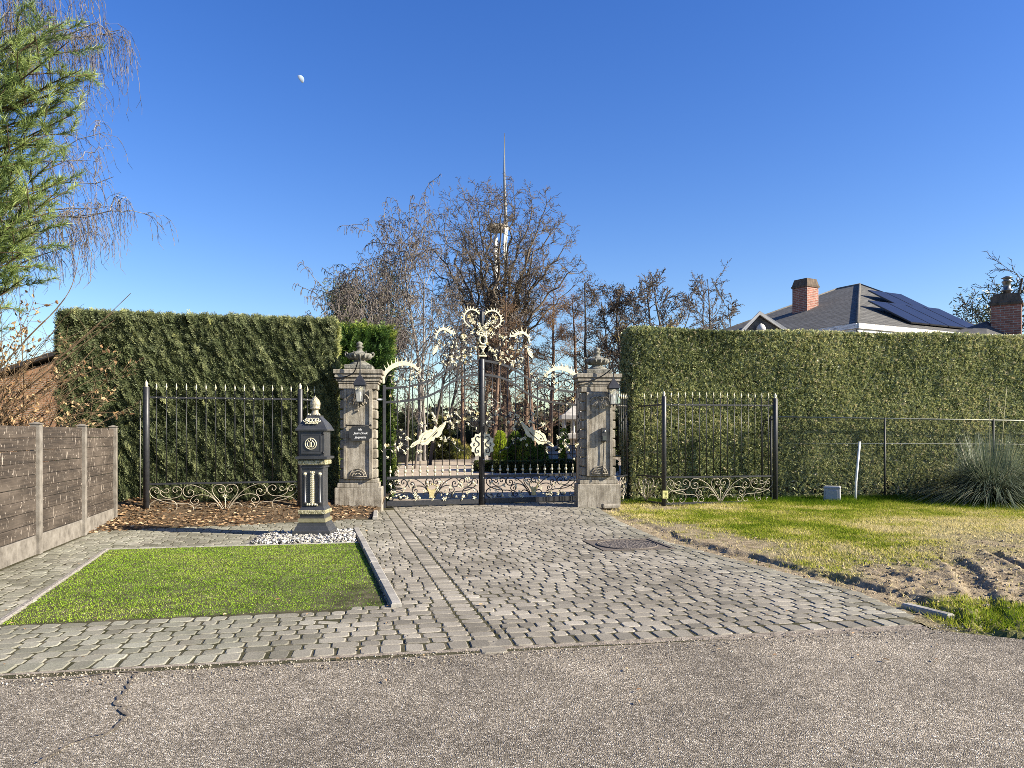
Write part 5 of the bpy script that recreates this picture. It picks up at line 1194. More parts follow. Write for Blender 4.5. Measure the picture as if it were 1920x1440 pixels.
# --- row of bare trees above the right hedge
alder = lambda s, n=12: Tree(s, .14, (0, .04, .05, .02), (n+6, 9, 7), (.25, .42, .48), (.35, .2, .1), (55, 50, 50), (9, 5, 4, 3), 3, .5, .026, .75, .5)
CONE = leafmat('alder_cones', [(.03, .024, .018), (.06, .045, .032), (.12, .075, .04)], .8, 0)
tree('broad alder with dark cones, leftmost tree above the right hedge', xat(1178, 50), 50, alder(71, 14), htop(530, 50), .2, bk=B_GREY, tw=B_DARK, fol=(CONE, 4200, .13, .12, 6, 13, 0))
tree('slim bare tree with straight dark trunk between alder and ochre-leaved tree', xat(1222, 48), 48, alder(72, 10), htop(538, 48), .13, bk=B_DARK, tw=B_GREY)
tree('bare forked tree with some ochre leaves above the right hedge', xat(1264, 46), 46, alder(73, 11), htop(530, 46), .14, bk=B_GREY, tw=B_TWIG, lean=(-.02, 0), fol=(leafmat('ochre_leaf', [(.14, .10, .02), (.25, .18, .04), (.34, .25, .08)], .7, .2), 420, .16, .25, 6.5, 8.6, 0))
tree('small grey bare tree right of the ochre-leaved tree', xat(1304, 48), 48, alder(74, 10), htop(552, 48), .12, bk=B_GREY, tw=B_TWIG)
tree('pyramidal bare birch with fine twigs left of the white gable', xat(1348, 47), 47, Tree(75, .11, (0, .03, -.02, -.12), (18, 8, 5), (.33, .40, .4), (.22, .2, .1), (58, 50, 50), (10, 6, 4, 4), 3, .42, .018, .85, .6), htop(522, 47), .15, bk=B_GREY, tw=B_TWIG)
tree('small bare tree touching the white gable of the house', xat(1400, 50), 50, alder(76, 9), htop(560, 50), .1, bk=B_GREY, tw=B_GREY)
for px, Y, top, seed, lab in ((1240, 62, 575, 77, 'hazy distant bare tree low behind the straight dark trunk'), (1150, 60, 560, 78, 'hazy bare tree half hidden by the alder')):
    tree(lab, xat(px, Y), Y, alder(seed, 9), htop(top, Y), .12, bk=B_GREY, tw=B_TWIG)
tree('ivy-clad bare tree behind the right brick chimney', xat(1895, 36), 36, Tree(79, .16, (0, .03, .03, .02), (11, 7, 5), (.45, .45, .5), (.4, .2, .1), (62, 52, 50), (8, 6, 4, 3), 3, .5, .018), htop(515, 36), .18, bk=B_DARK, stems=[(0, 0, 0, 0, 1, 1), (.3, 0, .2, 0, .95, .8), (-.3, 0, -.2, 0, .82, .7)], fol=(leafmat('ivy', [(.012, .02, .008), (.03, .045, .016), (.06, .08, .03)], .5, .1), 2600, .16, .22, 4, 9.2, 0))
# ================================================================ left foreground: pine, birch, shrub
pt = thing('pine_tree', 'large green long-needled pine at the left edge of the picture', 'pine', (-10.1, 11.6, 0))
mb = MB(); mb.tube(spl([(-10.1, 11.6, -.1), (-10.05, 11.6, 3), (-9.95, 11.55, 6), (-9.8, 11.5, 9.2)], 6), [.2-.155*i/18 for i in range(19)], 10); mb.build('trunk', bark('pine_bark', [(.05, .03, .02), (.13, .085, .06)]), pt)
R_ = random.Random(5); segs = []; shoots = []
def pbranch(p0, p1, r0, side=11, sl=.85):
    p0, p1 = Vector(p0), Vector(p1); d = p1-p0; L_ = d.length; mid = p0.lerp(p1, .5)-Vector((0, 0, .10*L_)); n = 7; pts = []
    for i in range(n+1):
        t = i/n; pts.append((p0*(1-t)**2+mid*2*t*(1-t)+p1*t*t)+Vector((R_.gauss(0, .02), R_.gauss(0, .02), R_.gauss(0, .02)))*L_*.3)
    for i in range(n): segs.append((*pts[i], *pts[i+1], r0*(1-.85*i/n), r0*(1-.85*(i+1)/n)))
    shoots.append((pts[-2], (pts[-1]-pts[-2]).normalized(), .34))
    for k in range(side):
        t = .30+.68*k/side; i = min(int(t*n), n-1); q = pts[i].lerp(pts[i+1], t*n-i); dr = (pts[i+1]-pts[i]).normalized()
        s = dr.cross(Vector((R_.gauss(0, .4), R_.gauss(0, .4), 1))).normalized()*(1 if k % 2 else -1)
        dd = (dr*.75+s*R_.uniform(.5, 1.0)+Vector((0, 0, R_.uniform(.05, .55)))).normalized(); ln_ = sl*L_*.3*(1.15-t)*R_.uniform(.7, 1.2)+.18
        e_ = q+dd*ln_; segs.append((*q, *e_, r0*.25, .006))
        for m_ in range(max(1, int(ln_/.16))):
            c = q.lerp(e_, (m_+1)/max(1, int(ln_/.16))); d3 = (dd+Vector((R_.gauss(0, .5), R_.gauss(0, .5), R_.gauss(.25, .35)))).normalized(); shoots.append((c, d3, R_.uniform(.2, .34)))
tips = [(105,45,11.2),(60,70,11.8),(150,40,11.3),(165,80,11.0),(182,125,11.2),(185,150,11.5),(150,190,11.9),(170,215,11.2),(130,235,11.6),(100,260,11.0),(138,300,11.3),(148,335,11.5),(140,360,11.0),(95,385,11.8),(118,425,11.2),(110,455,11.4),(60,480,11.9),(95,520,11.3),(52,545,11.5),(20,580,11.1),(40,600,11.9),(20,150,12.3),(15,250,12.2),(30,340,12.0),(10,430,11.9),(45,170,10.7),(30,300,10.6),(70,330,10.8),(10,520,10.8),(85,140,12.1),(60,420,10.7),(0,80,11.6)]
for px, py, Y in tips:
    e_ = W(px-34-max(0, (py-380)*.12), py, Y); z0_ = max(2.2, e_.z-R_.uniform(.7, 1.6)); pbranch((-10.05+.03*z0_, 11.6, z0_), e_, .035)
for k in range(30):   # the rest of the crown, away from the picture
    a = R_.uniform(.45*PI, 1.75*PI); z_ = R_.uniform(2.5, 9); l_ = R_.uniform(1.6, 2.6)*(1.2-z_/14); pbranch((-9.9, 11.6, z_), (-9.9+l_*math.cos(a), 11.6+l_*math.sin(a), z_+R_.uniform(.3, 1.1)), .03, 6)
V, Fq = frusta(segs, 5); cr = npmesh('branches', V, Fq, bark('pine_twig', [(.05, .035, .022), (.11, .08, .05)]), pt, smooth=True)
C_ = np.array([s[0] for s in shoots]); D_ = np.array([s[1] for s in shoots]); L_ = np.array([s[2] for s in shoots]); K = 80; n = len(C_)
f_ = rng.uniform(0, 1, (n, K)); base_ = C_[:, None]+D_[:, None]*(L_[:, None]*f_)[..., None]; rd = rng.normal(size=(n, K, 3)); rd -= D_[:, None]*np.sum(rd*D_[:, None], -1, keepdims=True); rd /= np.linalg.norm(rd, axis=-1, keepdims=True)
nd = rd*rng.uniform(.45, .95, (n, K, 1))+D_[:, None]*rng.uniform(.55, 1.0, (n, K, 1)); nd /= np.linalg.norm(nd, axis=-1, keepdims=True); nl = rng.uniform(.10, .18, (n, K, 1)); sd = np.cross(nd, rng.normal(size=(n, K, 3))); sd /= np.linalg.norm(sd, axis=-1, keepdims=True)
V = np.stack([base_+sd*.0045, base_-sd*.0045, base_+nd*nl], 2).reshape(-1, 3); tn = np.clip(rng.normal(.5, .16, (n, 1))+rng.normal(0, .12, (n, K)), 0, 1)
npmesh('needles', V, np.arange(len(V)).reshape(-1, 3), leafmat('pine_needle', [(.04, .072, .034), (.125, .185, .055), (.24, .305, .08), (.40, .43, .17)], .5, .25), cr, attrs={'tint': np.repeat(tn.ravel(), 3)})
# weeping birch behind it
bt = thing('birch_tree', 'weeping birch with hanging bare twigs behind the large pine', 'birch', (-13.6, 16.5, 0))
MB().tube(spl([(-13.6, 16.5, -.1), (-13.5, 16.5, 4), (-13.2, 16.5, 8), (-12.9, 16.4, 13)], 6), [.22-.17*i/18 for i in range(19)], 9).build('trunk', B_BIRCH, bt)
segs = []; hang = []; R_ = random.Random(9)
def bb(p0, p1, sag, r0, hl, nh, sub=6):
    p0, p1 = Vector(p0), Vector(p1); mid = p0.lerp(p1, .55)+Vector((0, 0, sag)); n = 9; pts = [p0*(1-t)**2+mid*2*t*(1-t)+p1*t*t+Vector((R_.gauss(0, .035), R_.gauss(0, .035), R_.gauss(0, .035))) for t in [i/n for i in range(n+1)]]
    for i in range(n): segs.append((*pts[i], *pts[i+1], r0*(1-.85*i/n), r0*(1-.85*(i+1)/n)))
    for k in range(int(nh*1.7)):
        t = R_.uniform(.25, 1)*n; i = min(int(t), n-1); q = pts[i].lerp(pts[i+1], t-i); hang.append((q, R_.uniform(.4, 1.05)*hl, (pts[i+1]-pts[i]).normalized()))
    if sub:
        for k in range(sub):
            t = R_.uniform(.3, .95)*n; i = min(int(t), n-1); q = pts[i].lerp(pts[i+1], t-i); d = (pts[i+1]-pts[i]).normalized(); l_ = R_.uniform(.5, 1.1)
            bb(q, q+d*l_*.55+Vector((R_.gauss(0, .3), R_.gauss(0, .35), R_.uniform(-.1, .5))), .12, r0*.3, hl*.7, max(3, nh//5), 0)
for px, py, Y, sag, hl, nh in ((250,62,16,.7,1.7,34),(225,40,15.4,.6,1.6,30),(120,30,16.5,.5,1.5,26),(195,175,16.2,.4,1.0,26),(160,60,17,.6,1.5,26),(230,248,15.8,.3,.7,26),(255,335,16.4,.4,1.0,26),(285,395,15.8,.35,1.1,34),(250,385,16.5,.3,1.3,26),(225,395,15.2,.3,1.5,26),(185,455,16.2,.2,.9,22),(205,300,17,.3,1.1,24),(160,330,16,.3,1.4,24),(170,420,15.6,.2,1.3,22),(60,10,15.5,.5,1.6,20),(30,120,16,.5,1.6,20),(20,-60,15,.5,1.8,20),(140,-50,16,.6,1.8,24),(210,-40,15.6,.6,1.8,26)):
    e_ = W(px-38, py, Y); z0_ = max(3.0, e_.z-R_.uniform(.6, 2.2)); bb((-13.45+.06*(z0_-4), 16.5, z0_), e_, sag, .04, hl, nh)
for k in range(14):
    a = R_.uniform(.4*PI, 1.7*PI); z_ = R_.uniform(5, 11); bb((-13.3, 16.5, z_), (-13.3+3.2*math.cos(a), 16.5+3.2*math.sin(a), z_+1.2), .5, .035, 1.4, 12, 3)
V, Fq = frusta(segs, 4); bc = npmesh('branches', V, Fq, B_BIRCH, bt, smooth=True); hs2 = []
for q, l_, d in hang:
    n = max(3, int(l_/.16)); p = q; dx, dy = d.x*.25+R_.gauss(0, .12), d.y*.25+R_.gauss(0, .12)
    for i in range(n):
        g_ = .55**i; e_ = p+Vector((dx*g_*.5+R_.gauss(0, .02), dy*g_*.5+R_.gauss(0, .02), -l_/n*(1 if i else .5))); hs2.append((*p, *e_, .0048, .0042))
        if R_.random() < .6: a = R_.uniform(0, 6.28); s_ = R_.uniform(.08, .2); hs2.append((*e_, e_.x+s_*.6*math.cos(a), e_.y+s_*.6*math.sin(a), e_.z-s_*.8, .004, .003))
        p = e_
V, Fq = frusta(hs2, 3); npmesh('twigs', V, Fq, B_TWIG, bc)
# shrub with copper leaves behind the plank fence
sh = thing('beech_shrub', 'tangled shrub with coppery leaves behind the timber plank fence', 'shrub', (-9.2, 12.6, 0)); segs = []; lv = []; R_ = random.Random(3)
for k in range(110):
    a = R_.uniform(-.9, .9) if k < 88 else R_.uniform(0, 6.28); l_ = R_.uniform(1.6, 3.3); el_ = R_.uniform(.35, 1.35); p = Vector((-9.5+R_.gauss(0, .35), 12.7+R_.gauss(0, .3), R_.uniform(0, 1.6))); d = Vector((math.cos(a)*math.cos(el_), math.sin(a)*math.cos(el_)*.6, math.sin(el_))); r0 = R_.uniform(.008, .016); n = 9
    for i in range(n):
        d = (d+Vector((R_.gauss(0, .09), R_.gauss(0, .09), R_.gauss(-.02, .08)))).normalized(); e_ = p+d*l_/n
        if e_.x > -6.9: break
        segs.append((*p, *e_, r0*(1-.8*i/n), r0*(1-.8*(i+1)/n)))
        for s_ in range(3):
            if R_.random() < .75:
                dd = (d+Vector((R_.gauss(0, .7), R_.gauss(0, .7), R_.gauss(0, .5)))).normalized(); q = p.lerp(e_, R_.random()); f2 = q+dd*R_.uniform(.12, .5); segs.append((*q, *f2, .004, .0025))
                if i > 2 and k % 2 == 0: lv += [q.lerp(f2, R_.random()) for _ in range(3)]
        p = e_
for c in ([(0,690,12.2),(60,625,12.2),(105,580,12.3),(135,535,12.4),(150,470,12.5)], [(70,700,12.4),(150,640,12.5),(245,550,12.6)], [(60,720,12.3),(130,665,12.4),(215,600,12.5)], [(80,740,12.1),(140,690,12.2),(180,650,12.3)]):
    q = spl([tuple(W(*z)) for z in c], 4); n = len(q)
    for i in range(n-1): segs.append((*q[i], *q[i+1], .016*(1-.8*i/n), .016*(1-.8*(i+1)/n)))
V, Fq = frusta(segs, 4); sb_ = npmesh('stems', V, Fq, bark('shrub_bark', [(.07, .05, .03), (.17, .12, .075)]), sh)
P = np.array(lv); n = len(P); V, Fq = place(lfv, lff, P, frames(rng.normal(size=(n, 3))+np.array([0, 0, -.7])), rng.uniform(.05, .095, n))
npmesh('leaves', V, Fq, leafmat('copper_leaf', [(.12, .065, .028), (.26, .15, .07), (.42, .28, .14), (.52, .39, .22)], .6, .25), sb_, attrs={'tint': np.repeat(rng.uniform(0, 1, n), 6)})
# ================================================================ garden behind the gate
YG = leafmat('golden_thuja', [(.10, .14, .012), (.24, .33, .02), (.38, .47, .03), (.5, .55, .06)], .6, .25)
def cone_plant(label, x, Y, h, r, mat, n, name='topiary_column', pw=.55):
    t = thing(name, label, 'topiary', (x, Y, 0)); MB().lathe((x, Y, 0), [(r*.8, 0), (r*.85, h*.3), (r*.6, h*.7), (.03, h*.95)], 10).build('stem', CORE, t)
    u, a = rng.uniform(0, 1, n), rng.uniform(0, 2*PI, n); rr_ = r*np.where(u < .3, .9+.33*u, (1-(u-.3)/.7)**pw*1.0)*(1+.12*(vn(np.c_[a, u*6], 2, 3)-.5)); P = np.c_[x+rr_*np.cos(a), Y+rr_*np.sin(a), u*h]
    D = np.c_[np.cos(a)*.5, np.sin(a)*.5, np.ones(n)]+rng.normal(0, .2, (n, 3)); V, Fq = place(*SPR, P, frames(D, nrm=np.c_[np.cos(a), np.sin(a), 0*a]+rng.normal(0, .4, (n, 3))), rng.uniform(.09, .18, n))
    npmesh('foliage', V, Fq, mat, t, attrs={'tint': np.repeat(np.clip(rng.normal(.5, .18, n), 0, 1), len(SPR[0]))}); return t
cone_plant('bright yellow-green column right of the oval gate escutcheon', xat(938, 34), 34, 1.72, .33, YG, 1500, pw=.35)
DG = leafmat('shaded_thuja', [(.02, .04, .01), (.08, .13, .02), (.20, .28, .03), (.36, .44, .05)], .6, .2)  # darker copy of the golden thuja, shade put into the colour
cone_plant('shade-darkened green cone beside the bright yellow-green column', xat(966, 34.5), 34.5, 1.70, .55, DG, 1900); cone_plant('shade-darkened green cone under the gilt leaf of the right gate', xat(990, 33.6), 33.6, 1.55, .42, DG, 1400); cone_plant('slim light green column at the hinge end of the right gate leaf', xat(1058, 35), 35, 1.85, .24, YG, 1000, pw=.4); cone_plant('small round shade-darkened shrub between the cones and the slim column', xat(1012, 34), 34, 1.05, .42, DG, 1100, pw=.45)
BX = leafmat('box_leaf', [(.02, .03, .008), (.06, .08, .018), (.11, .13, .03)], .55, .15)
hedge('box_hedge', 'low clipped box hedge edging the court behind the right gate leaf', (-.72, 32), (4.6, 32.6), .7, 0, .46, proto_leaves(6, 8, .6, .2), 420, (.08, .13), (.5, .5, 0, .5), BX, CORE, .03, coreinset=.06)
hedge('box_hedge', 'short low box hedge seen beside the foot of the gate post', (-1.55, 33), (-.6, 33.2), .6, 0, .40, proto_leaves(6, 8, .6, .2), 420, (.08, .13), (.5, .5, 0, .5), BX, CORE, .03, coreinset=.06)
DKG = leafmat('dark_leaf', [(.008, .014, .005), (.022, .034, .011), (.05, .065, .02)], .6, .1)
hedge('garden_hedge', 'dark clipped garden hedge far left behind the gate', (xat(640, 44), 44), (xat(768, 44), 44), 1.5, 0, 2.75, SPR, 160, (.2, .34), (.5, .6, .1, .4), DKG, CORE, .12)
MB().box((xat(752, 43.9), 43.85, .95), (.75, .12, 1.9)).build('doorway_panel', M('doorway_shade', [(.006, .006, .006), (.012, .012, .012)], .8), loc=(xat(752, 43.9), 43.9, 0), label='dark panel painted as a shaded doorway in the far clipped hedge', cat='door')  # near-black slab stands in for the shade inside the hedge opening
def bush(label, px, Y, w, h, mat, n, name='garden_shrub'):
    x = xat(px, Y); t = thing(name, label, 'shrub', (x, Y, 0)); MB().lathe((x, Y, 0), [(w*.25, 0), (w*.36, h*.35), (w*.28, h*.7), (.05, h*.85)], 9).build('stems', CORE, t)
    D = nzd(rng.normal(size=(n, 3))); D[:, 2] = np.abs(D[:, 2]); q = D*(.78+.3*fbm(D*2+px, 1.2, 5))[:, None]*np.array([w/2, w/2*.8, h])*rng.uniform(.75, 1, (n, 1))+np.array([x, Y, .05]); V, Fq = place(*PB, q, frames(D+rng.normal(0, .5, (n, 3))), rng.uniform(.2, .42, n))
    npmesh('foliage', V, Fq, mat, t, attrs={'tint': np.repeat(np.clip(rng.normal(.45, .2, n)+(vn(q, 1, 3)-.5)*.4, 0, 1), len(PB[0]))})
PB = proto_leaves(7, 5, .5, .16)
bush('rounded olive shrub seen through the left gate leaf', 812, 50, 2.7, 3.2, leafmat('olive_shrub', [(.03, .035, .008), (.075, .08, .018), (.13, .13, .03)], .6, .2), 1100)
for k, (px, Y, w, h) in enumerate(((700, 62, 6, 3.6), (770, 60, 5, 2.6), (850, 60, 5, 2.2), (890, 58, 4, 2.6), (930, 61, 5, 3.0), (985, 60, 5, 2.4), (1035, 58, 5, 3.1), (1075, 57, 4, 3.6), (1120, 60, 6, 4), (1180, 60, 6, 4), (1250, 62, 7, 4))):
    bush(['broad dark green shrub left of the far garden door', 'brownish low shrub behind the far garden hedge', 'sparse low shrub on the dry bank', 'dark shrub behind the garden urn, left of the gate post', 'dark shrub behind the garden urn, right of the gate post', 'low dark shrub behind the topiary cones', 'rounded green shrub behind the right gate leaf', 'tall dark shrub beside the white pavilion', 'large dark shrub hidden behind the shaded pillar', 'large dark shrub behind the left end of the long clipped hedge', 'large dark shrub behind the middle of the long clipped hedge'][k], px, Y, w, h, [GREEN, DKG, GREEN, DKG][k % 4], 900)
# far wood closing the horizon
n = 5200; a = rng.uniform(-.9, .95, n); dd = rng.uniform(95, 150, n); P = np.c_[a*dd, dd, rng.uniform(0, 1, n)**1.4*(4.0+2.0*vn(np.c_[a*20, a*0], 1.3, 2))*dd/110]
V, Fq = place(*PB, P, frames(rng.normal(size=(n, 3))+np.array([0, 0, .6])), rng.uniform(1.2, 2.4, n))
npmesh('far_wood', V, Fq, leafmat('far_leaf', [(.03, .032, .02), (.06, .058, .035), (.09, .08, .05)], .9, .1), attrs={'tint': np.repeat(rng.uniform(0, 1, n), len(PB[0]))}, label='distant belt of low woodland closing the horizon', cat='wood', kind='stuff')
# dry grassy bank
gx = np.linspace(xat(775, 52), xat(885, 52), 40); V = []
for x in gx:
    for k, y in enumerate(np.linspace(50, 55, 8)): V.append((x, y, -.05+1.15*math.sin(PI*min(1, (k)/5.5)*.5)*max(0, math.sin(PI*(x-gx[0])/(gx[-1]-gx[0])))**.6))
I = np.arange(320).reshape(40, 8); npmesh('bank', V, np.stack([I[:-1, :-1], I[1:, :-1], I[1:, 1:], I[:-1, 1:]], -1).reshape(-1, 4), M('dry_bank', [(.09, .065, .035), (.20, .15, .085)], .95, scale=2.5, bs=.8, bd=.1, bscale=8), smooth=True, kind='structure')
n = 5000; P = np.c_[rng.uniform(gx[1], gx[-2], n), rng.uniform(50, 54, n)]; zz_ = 1.15*np.sin(np.pi*np.minimum(1, (P[:, 1]-50)/5*7/5.5)*.5)*np.maximum(0, np.sin(np.pi*(P[:, 0]-gx[0])/(gx[-1]-gx[0])))**.6-.05
blades('bank_grass', P, zz_, rng.uniform(.15, .45, n), rng.uniform(.5, 1, n), vg, 'dry straw-coloured grass on the bank behind the left gate leaf', 'grass', w=.03)
# ================================================================ garden ornaments
WSTONE = M('white_stone', [(.27, .25, .215), (.40, .375, .33), (.48, .455, .405)], .7, scale=3, bs=.3, bd=.01, bscale=20)
x, Y = xat(903, 40), 40
gu = thing('garden_urn', 'dark wide-rimmed garden urn on a white pedestal behind the gate post', 'urn', (x, Y, 0))
MB().lathe((x, Y, 1.55), [(.16, 0), (.14, .08), (.3, .25), (.42, .55), (.62, .72), (.66, .80), (.6, .82), (.4, .75)], 18).build('bowl', M('dark_lead', [(.02, .02, .02), (.05, .05, .048)], .6), gu)
MB().frus((x, Y, 0), [(0, .9, .9), (.2, .9, .9), (.22, .7, .7), (1.2, .6, .6), (1.25, .8, .8), (1.4, .8, .8), (1.42, .4, .4), (1.56, .36, .36)]).build('pedestal', WSTONE, gu)
def pedestal(label, px, Y, w, h):
    x = xat(px, Y); t = thing('garden_planter', label, 'planter', (x, Y, 0))
    MB().frus((x, Y, 0), [(0, w, w), (h*.12, w, w), (h*.14, w*.84, w*.84), (h*.7, w*.8, w*.8), (h*.74, w*1.0, w*1.0), (h*.84, w*1.02, w*1.02)]).build('pedestal', WSTONE, t)
    MB().lathe((x, Y, h*.84), [(w*.2, 0), (w*.16, h*.05), (w*.42, h*.16), (w*.5, h*.24), (w*.3, h*.22)], 14).build('bowl', WSTONE, t)
pedestal('white stone planter on pedestal left of the slim light green column', 1036, 34.4, .62, 1.0); pedestal('white stone planter on pedestal right of the slim light green column', 1074, 34.2, .62, 1.05)
# white pavilion
x, Y = xat(1082, 43), 43
pv_ = thing('garden_pavilion', 'white two-tier garden pavilion partly hidden by the shaded pillar', 'pavilion', (x, Y, 0))
for z, s_, h_ in ((1.35, 2.0, .35), (2.45, 1.9, .32)):
    mb = MB(); mb.frus((x, Y, z), [(0, s_*.9, s_*.9), (.06, s_, s_), (h_-.06, s_, s_), (h_, s_*.92, s_*.92)]); mb.build('slab', WSTONE, pv_)
for a in (-.75, -.25, .25, .75):
    for b_ in (-.7, .7):
        MB().lathe((x+a, Y+b_, 1.7), [(.11, 0), (.08, .06), (.07, .7), (.11, .76)], 9).build('column', WSTONE, pv_)
        MB().lathe((x+a, Y+b_, 0), [(.13, 0), (.10, .08), (.09, 1.28), (.13, 1.36)], 9).build('column', WSTONE, pv_)
MB().frus((x, Y, 2.77), [(0, 1.6, 1.6), (.5, .5, .5), (.55, .3, .3), (.95, .16, .16)]).build('roof', WSTONE, pv_)
# ================================================================ wind turbine
Y = 66; hub = W(941, 428, Y)
wt = thing('wind_turbine', 'small white wind turbine with egg-shaped nacelle rising through the fan-shaped tree', 'wind turbine', (xat(930, Y), Y, 0))
WTW = M('turbine_white', [(.52, .50, .44), (.68, .66, .60)], .5, scale=2)
tx = xat(929, Y)
MB().lathe((tx, Y, 0), [(.30, 0), (.24, hub.z*.5), (.17, hub.z-.3)], 14).build('tower', WTW, wt)
mb = MB(); pr = []
for i in range(13):
    a = PI*i/12; pr.append((max(.001, .46*math.sin(a)**.8*(1.0 if i < 8 else 1)), -1.0*math.cos(a)))
L_ = []
prof = [(r, z) for r, z in pr]; n = 14
mb = MB().lathe((0, 0, 0), prof, n); mb.v = [(tx-.05+v[2]*.95+.2, Y+v[1], hub.z+v[0]) for v in mb.v]; mb.build('nacelle', M('nacelle', [(.20, .17, .12), (.36, .32, .25)], .6, scale=3), wt)
hx = tx+.92
mb = MB(); mb.ball((hx, Y, hub.z), .26, 10); mb.build('hub', WTW, wt)
BLD = M('blade_grey', [(.10, .105, .11), (.16, .165, .17)], .5, scale=3)
for k in range(3):
    a = math.radians(90+120*k+2); d = Vector((0, math.cos(a), math.sin(a))); n = 16; P_ = []; fs = []; Lb = 8.1
    for i in range(n+1):
        t = i/n; r = .2+Lb*t; w = .30*(1-t)**.8*min(1, .25+t*7)+.035; th_ = .17*(1-t)+.03; c = Vector((hx+.02+.13*math.sin(t*PI)*-.9+(.0), Y, hub.z))+d*r+Vector((-.10*t*t*1.2, 0, 0))
        sd = Vector((1, 0, 0)).cross(d)
        for q in range(6): an = 2*PI*q/6; P_.append(c+Vector((1, 0, 0))*th_*math.cos(an)*.9+sd*w*math.sin(an))
    for i in range(n):
        for q in range(6): fs.append((i*6+q, i*6+(q+1) % 6, i*6+6+(q+1) % 6, i*6+6+q))
    fs.append(tuple(range(n*6, n*6+6))); MB().add(P_, fs, True).build('blade', BLD if k == 0 else WTW, wt)
# ================================================================ house on the right
def brickmat(name, c1, c2, mort, sc, rotz=0.0, wall=True):
    m, nt, b = _nt(name); tc = nt.nodes.new('ShaderNodeTexCoord'); g = nt.nodes.new('ShaderNodeNewGeometry')
    sp = nt.nodes.new('ShaderNodeSeparateXYZ'); nt.links.new(g.outputs['Position'], sp.inputs[0])
    ns = nt.nodes.new('ShaderNodeSeparateXYZ'); nt.links.new(g.outputs['Normal'], ns.inputs[0])
    # horizontal run along the face: x*ny - y*nx
    u = math_(nt, 'SUBTRACT', math_(nt, 'MULTIPLY', sp.outputs[0], ns.outputs[1]), math_(nt, 'MULTIPLY', sp.outputs[1], ns.outputs[0]))
    cb = nt.nodes.new('ShaderNodeCombineXYZ'); nt.links.new(u, cb.inputs[0]); nt.links.new(sp.outputs[2], cb.inputs[1])
    br = nt.nodes.new('ShaderNodeTexBrick'); nt.links.new(cb.outputs[0], br.inputs[0]); br.inputs['Scale'].default_value = sc
    br.inputs['Color1'].default_value = (*c1, 1); br.inputs['Color2'].default_value = (*c2, 1); br.inputs['Mortar'].default_value = (*mort, 1)
    br.inputs['Brick Width'].default_value = .5; br.inputs['Row Height'].default_value = .16; br.inputs['Mortar Size'].default_value = .018
    c = mixc(nt, 1.0, br.outputs[0], ramp(nt, noise(nt, g.outputs['Position'], 5, 4), [(.7, .7, .7), (1.25, 1.25, 1.25)], [.3, .7]), 'MULTIPLY')
    nt.links.new(c, b.inputs['Base Color']); b.inputs['Roughness'].default_value = .9; bump(nt, b, br.outputs[1], -.5, .01); return m
RBRICK = brickmat('red_brick', (.20, .075, .05), (.30, .12, .085), (.33, .28, .24), 2.2); OBRICK = brickmat('orange_brick', (.36, .17, .075), (.46, .24, .12), (.45, .36, .26), 2.4)
SHING = brickmat('grey_shingle', (.072, .070, .062), (.105, .102, .092), (.03, .029, .026), 1.7)
N_, R__, L__ = Vector((11.1, 24, 0)), Vector((18.3, 27.6, 0)), Vector((6.6, 33, 0)); ZE = 5.22
AP = W(1612, 533, 33.0); AP2 = AP+(L__-N_).normalized()*1.2; BK = R__+(L__-N_)*1.25
hs_ = thing('house', 'house with grey hipped roof, solar panels and brick chimneys behind the right hedge', 'house', (13, 29, 0))
ctr = (N_+R__+L__+BK)/4
def z_(v, z): return Vector((v.x, v.y, z))
def ins(v, k=.35): d = (ctr-v).normalized(); return Vector((v.x, v.y, 0))+Vector((d.x, d.y, 0))*k
c4 = [N_, R__, BK, L__]; mb = MB(); q = [ins(v, .55) for v in c4]; mb.add([z_(v, 0) for v in q]+[z_(v, ZE) for v in q], [(0, 1, 5, 4), (1, 2, 6, 5), (2, 3, 7, 6), (3, 0, 4, 7)]); mb.build('wall', RBRICK, hs_)
mb = MB(); e4 = [z_(v, ZE) for v in c4]; th_ = Vector((0, 0, .06))
mb.add(e4+[AP, AP2], [(0, 1, 4), (1, 2, 5, 4), (2, 3, 5), (3, 0, 4, 5)]); rf = mb.build('roof', SHING, hs_)
mb = MB(); mb.tube([e4[0], AP], .055, 6); mb.tube([AP, AP2], .05, 6); mb.tube([e4[1], AP], .05, 6); mb.tube([AP2, e4[3]], .05, 6); mb.build('ridge_tiles', M('ridge', [(.10, .095, .085), (.17, .16, .145)], .85, scale=8), rf)
m, nt, b = _nt('peeling_white'); v = pos_node(nt)
nt.links.new(ramp(nt, noise(nt, pos_node(nt, (1.2, 1.2, 6)), 4, 5), [(.22, .20, .18), (.62, .61, .58), (.78, .77, .74)], [.34, .46, .6]), b.inputs['Base Color']); b.inputs['Roughness'].default_value = .7; PEEL = m
mb = MB()
for a, bq in ((0, 1), (3, 0)):
    A_, B_ = e4[a], e4[bq]; d = (B_-A_).normalized(); nn_ = Vector((d.y, -d.x, 0)); an = math.atan2(d.y, d.x); c = (A_+B_)/2; ln_ = (B_-A_).length
    for dz, o, h_ in ((-.10, .03, .17), (-.235, -.03, .09), (-.36, -.12, .14)): mb.box((c.x+nn_.x*o, c.y+nn_.y*o, c.z+dz), (ln_, .06, h_), an)
mb.build('fascia', PEEL, hs_)
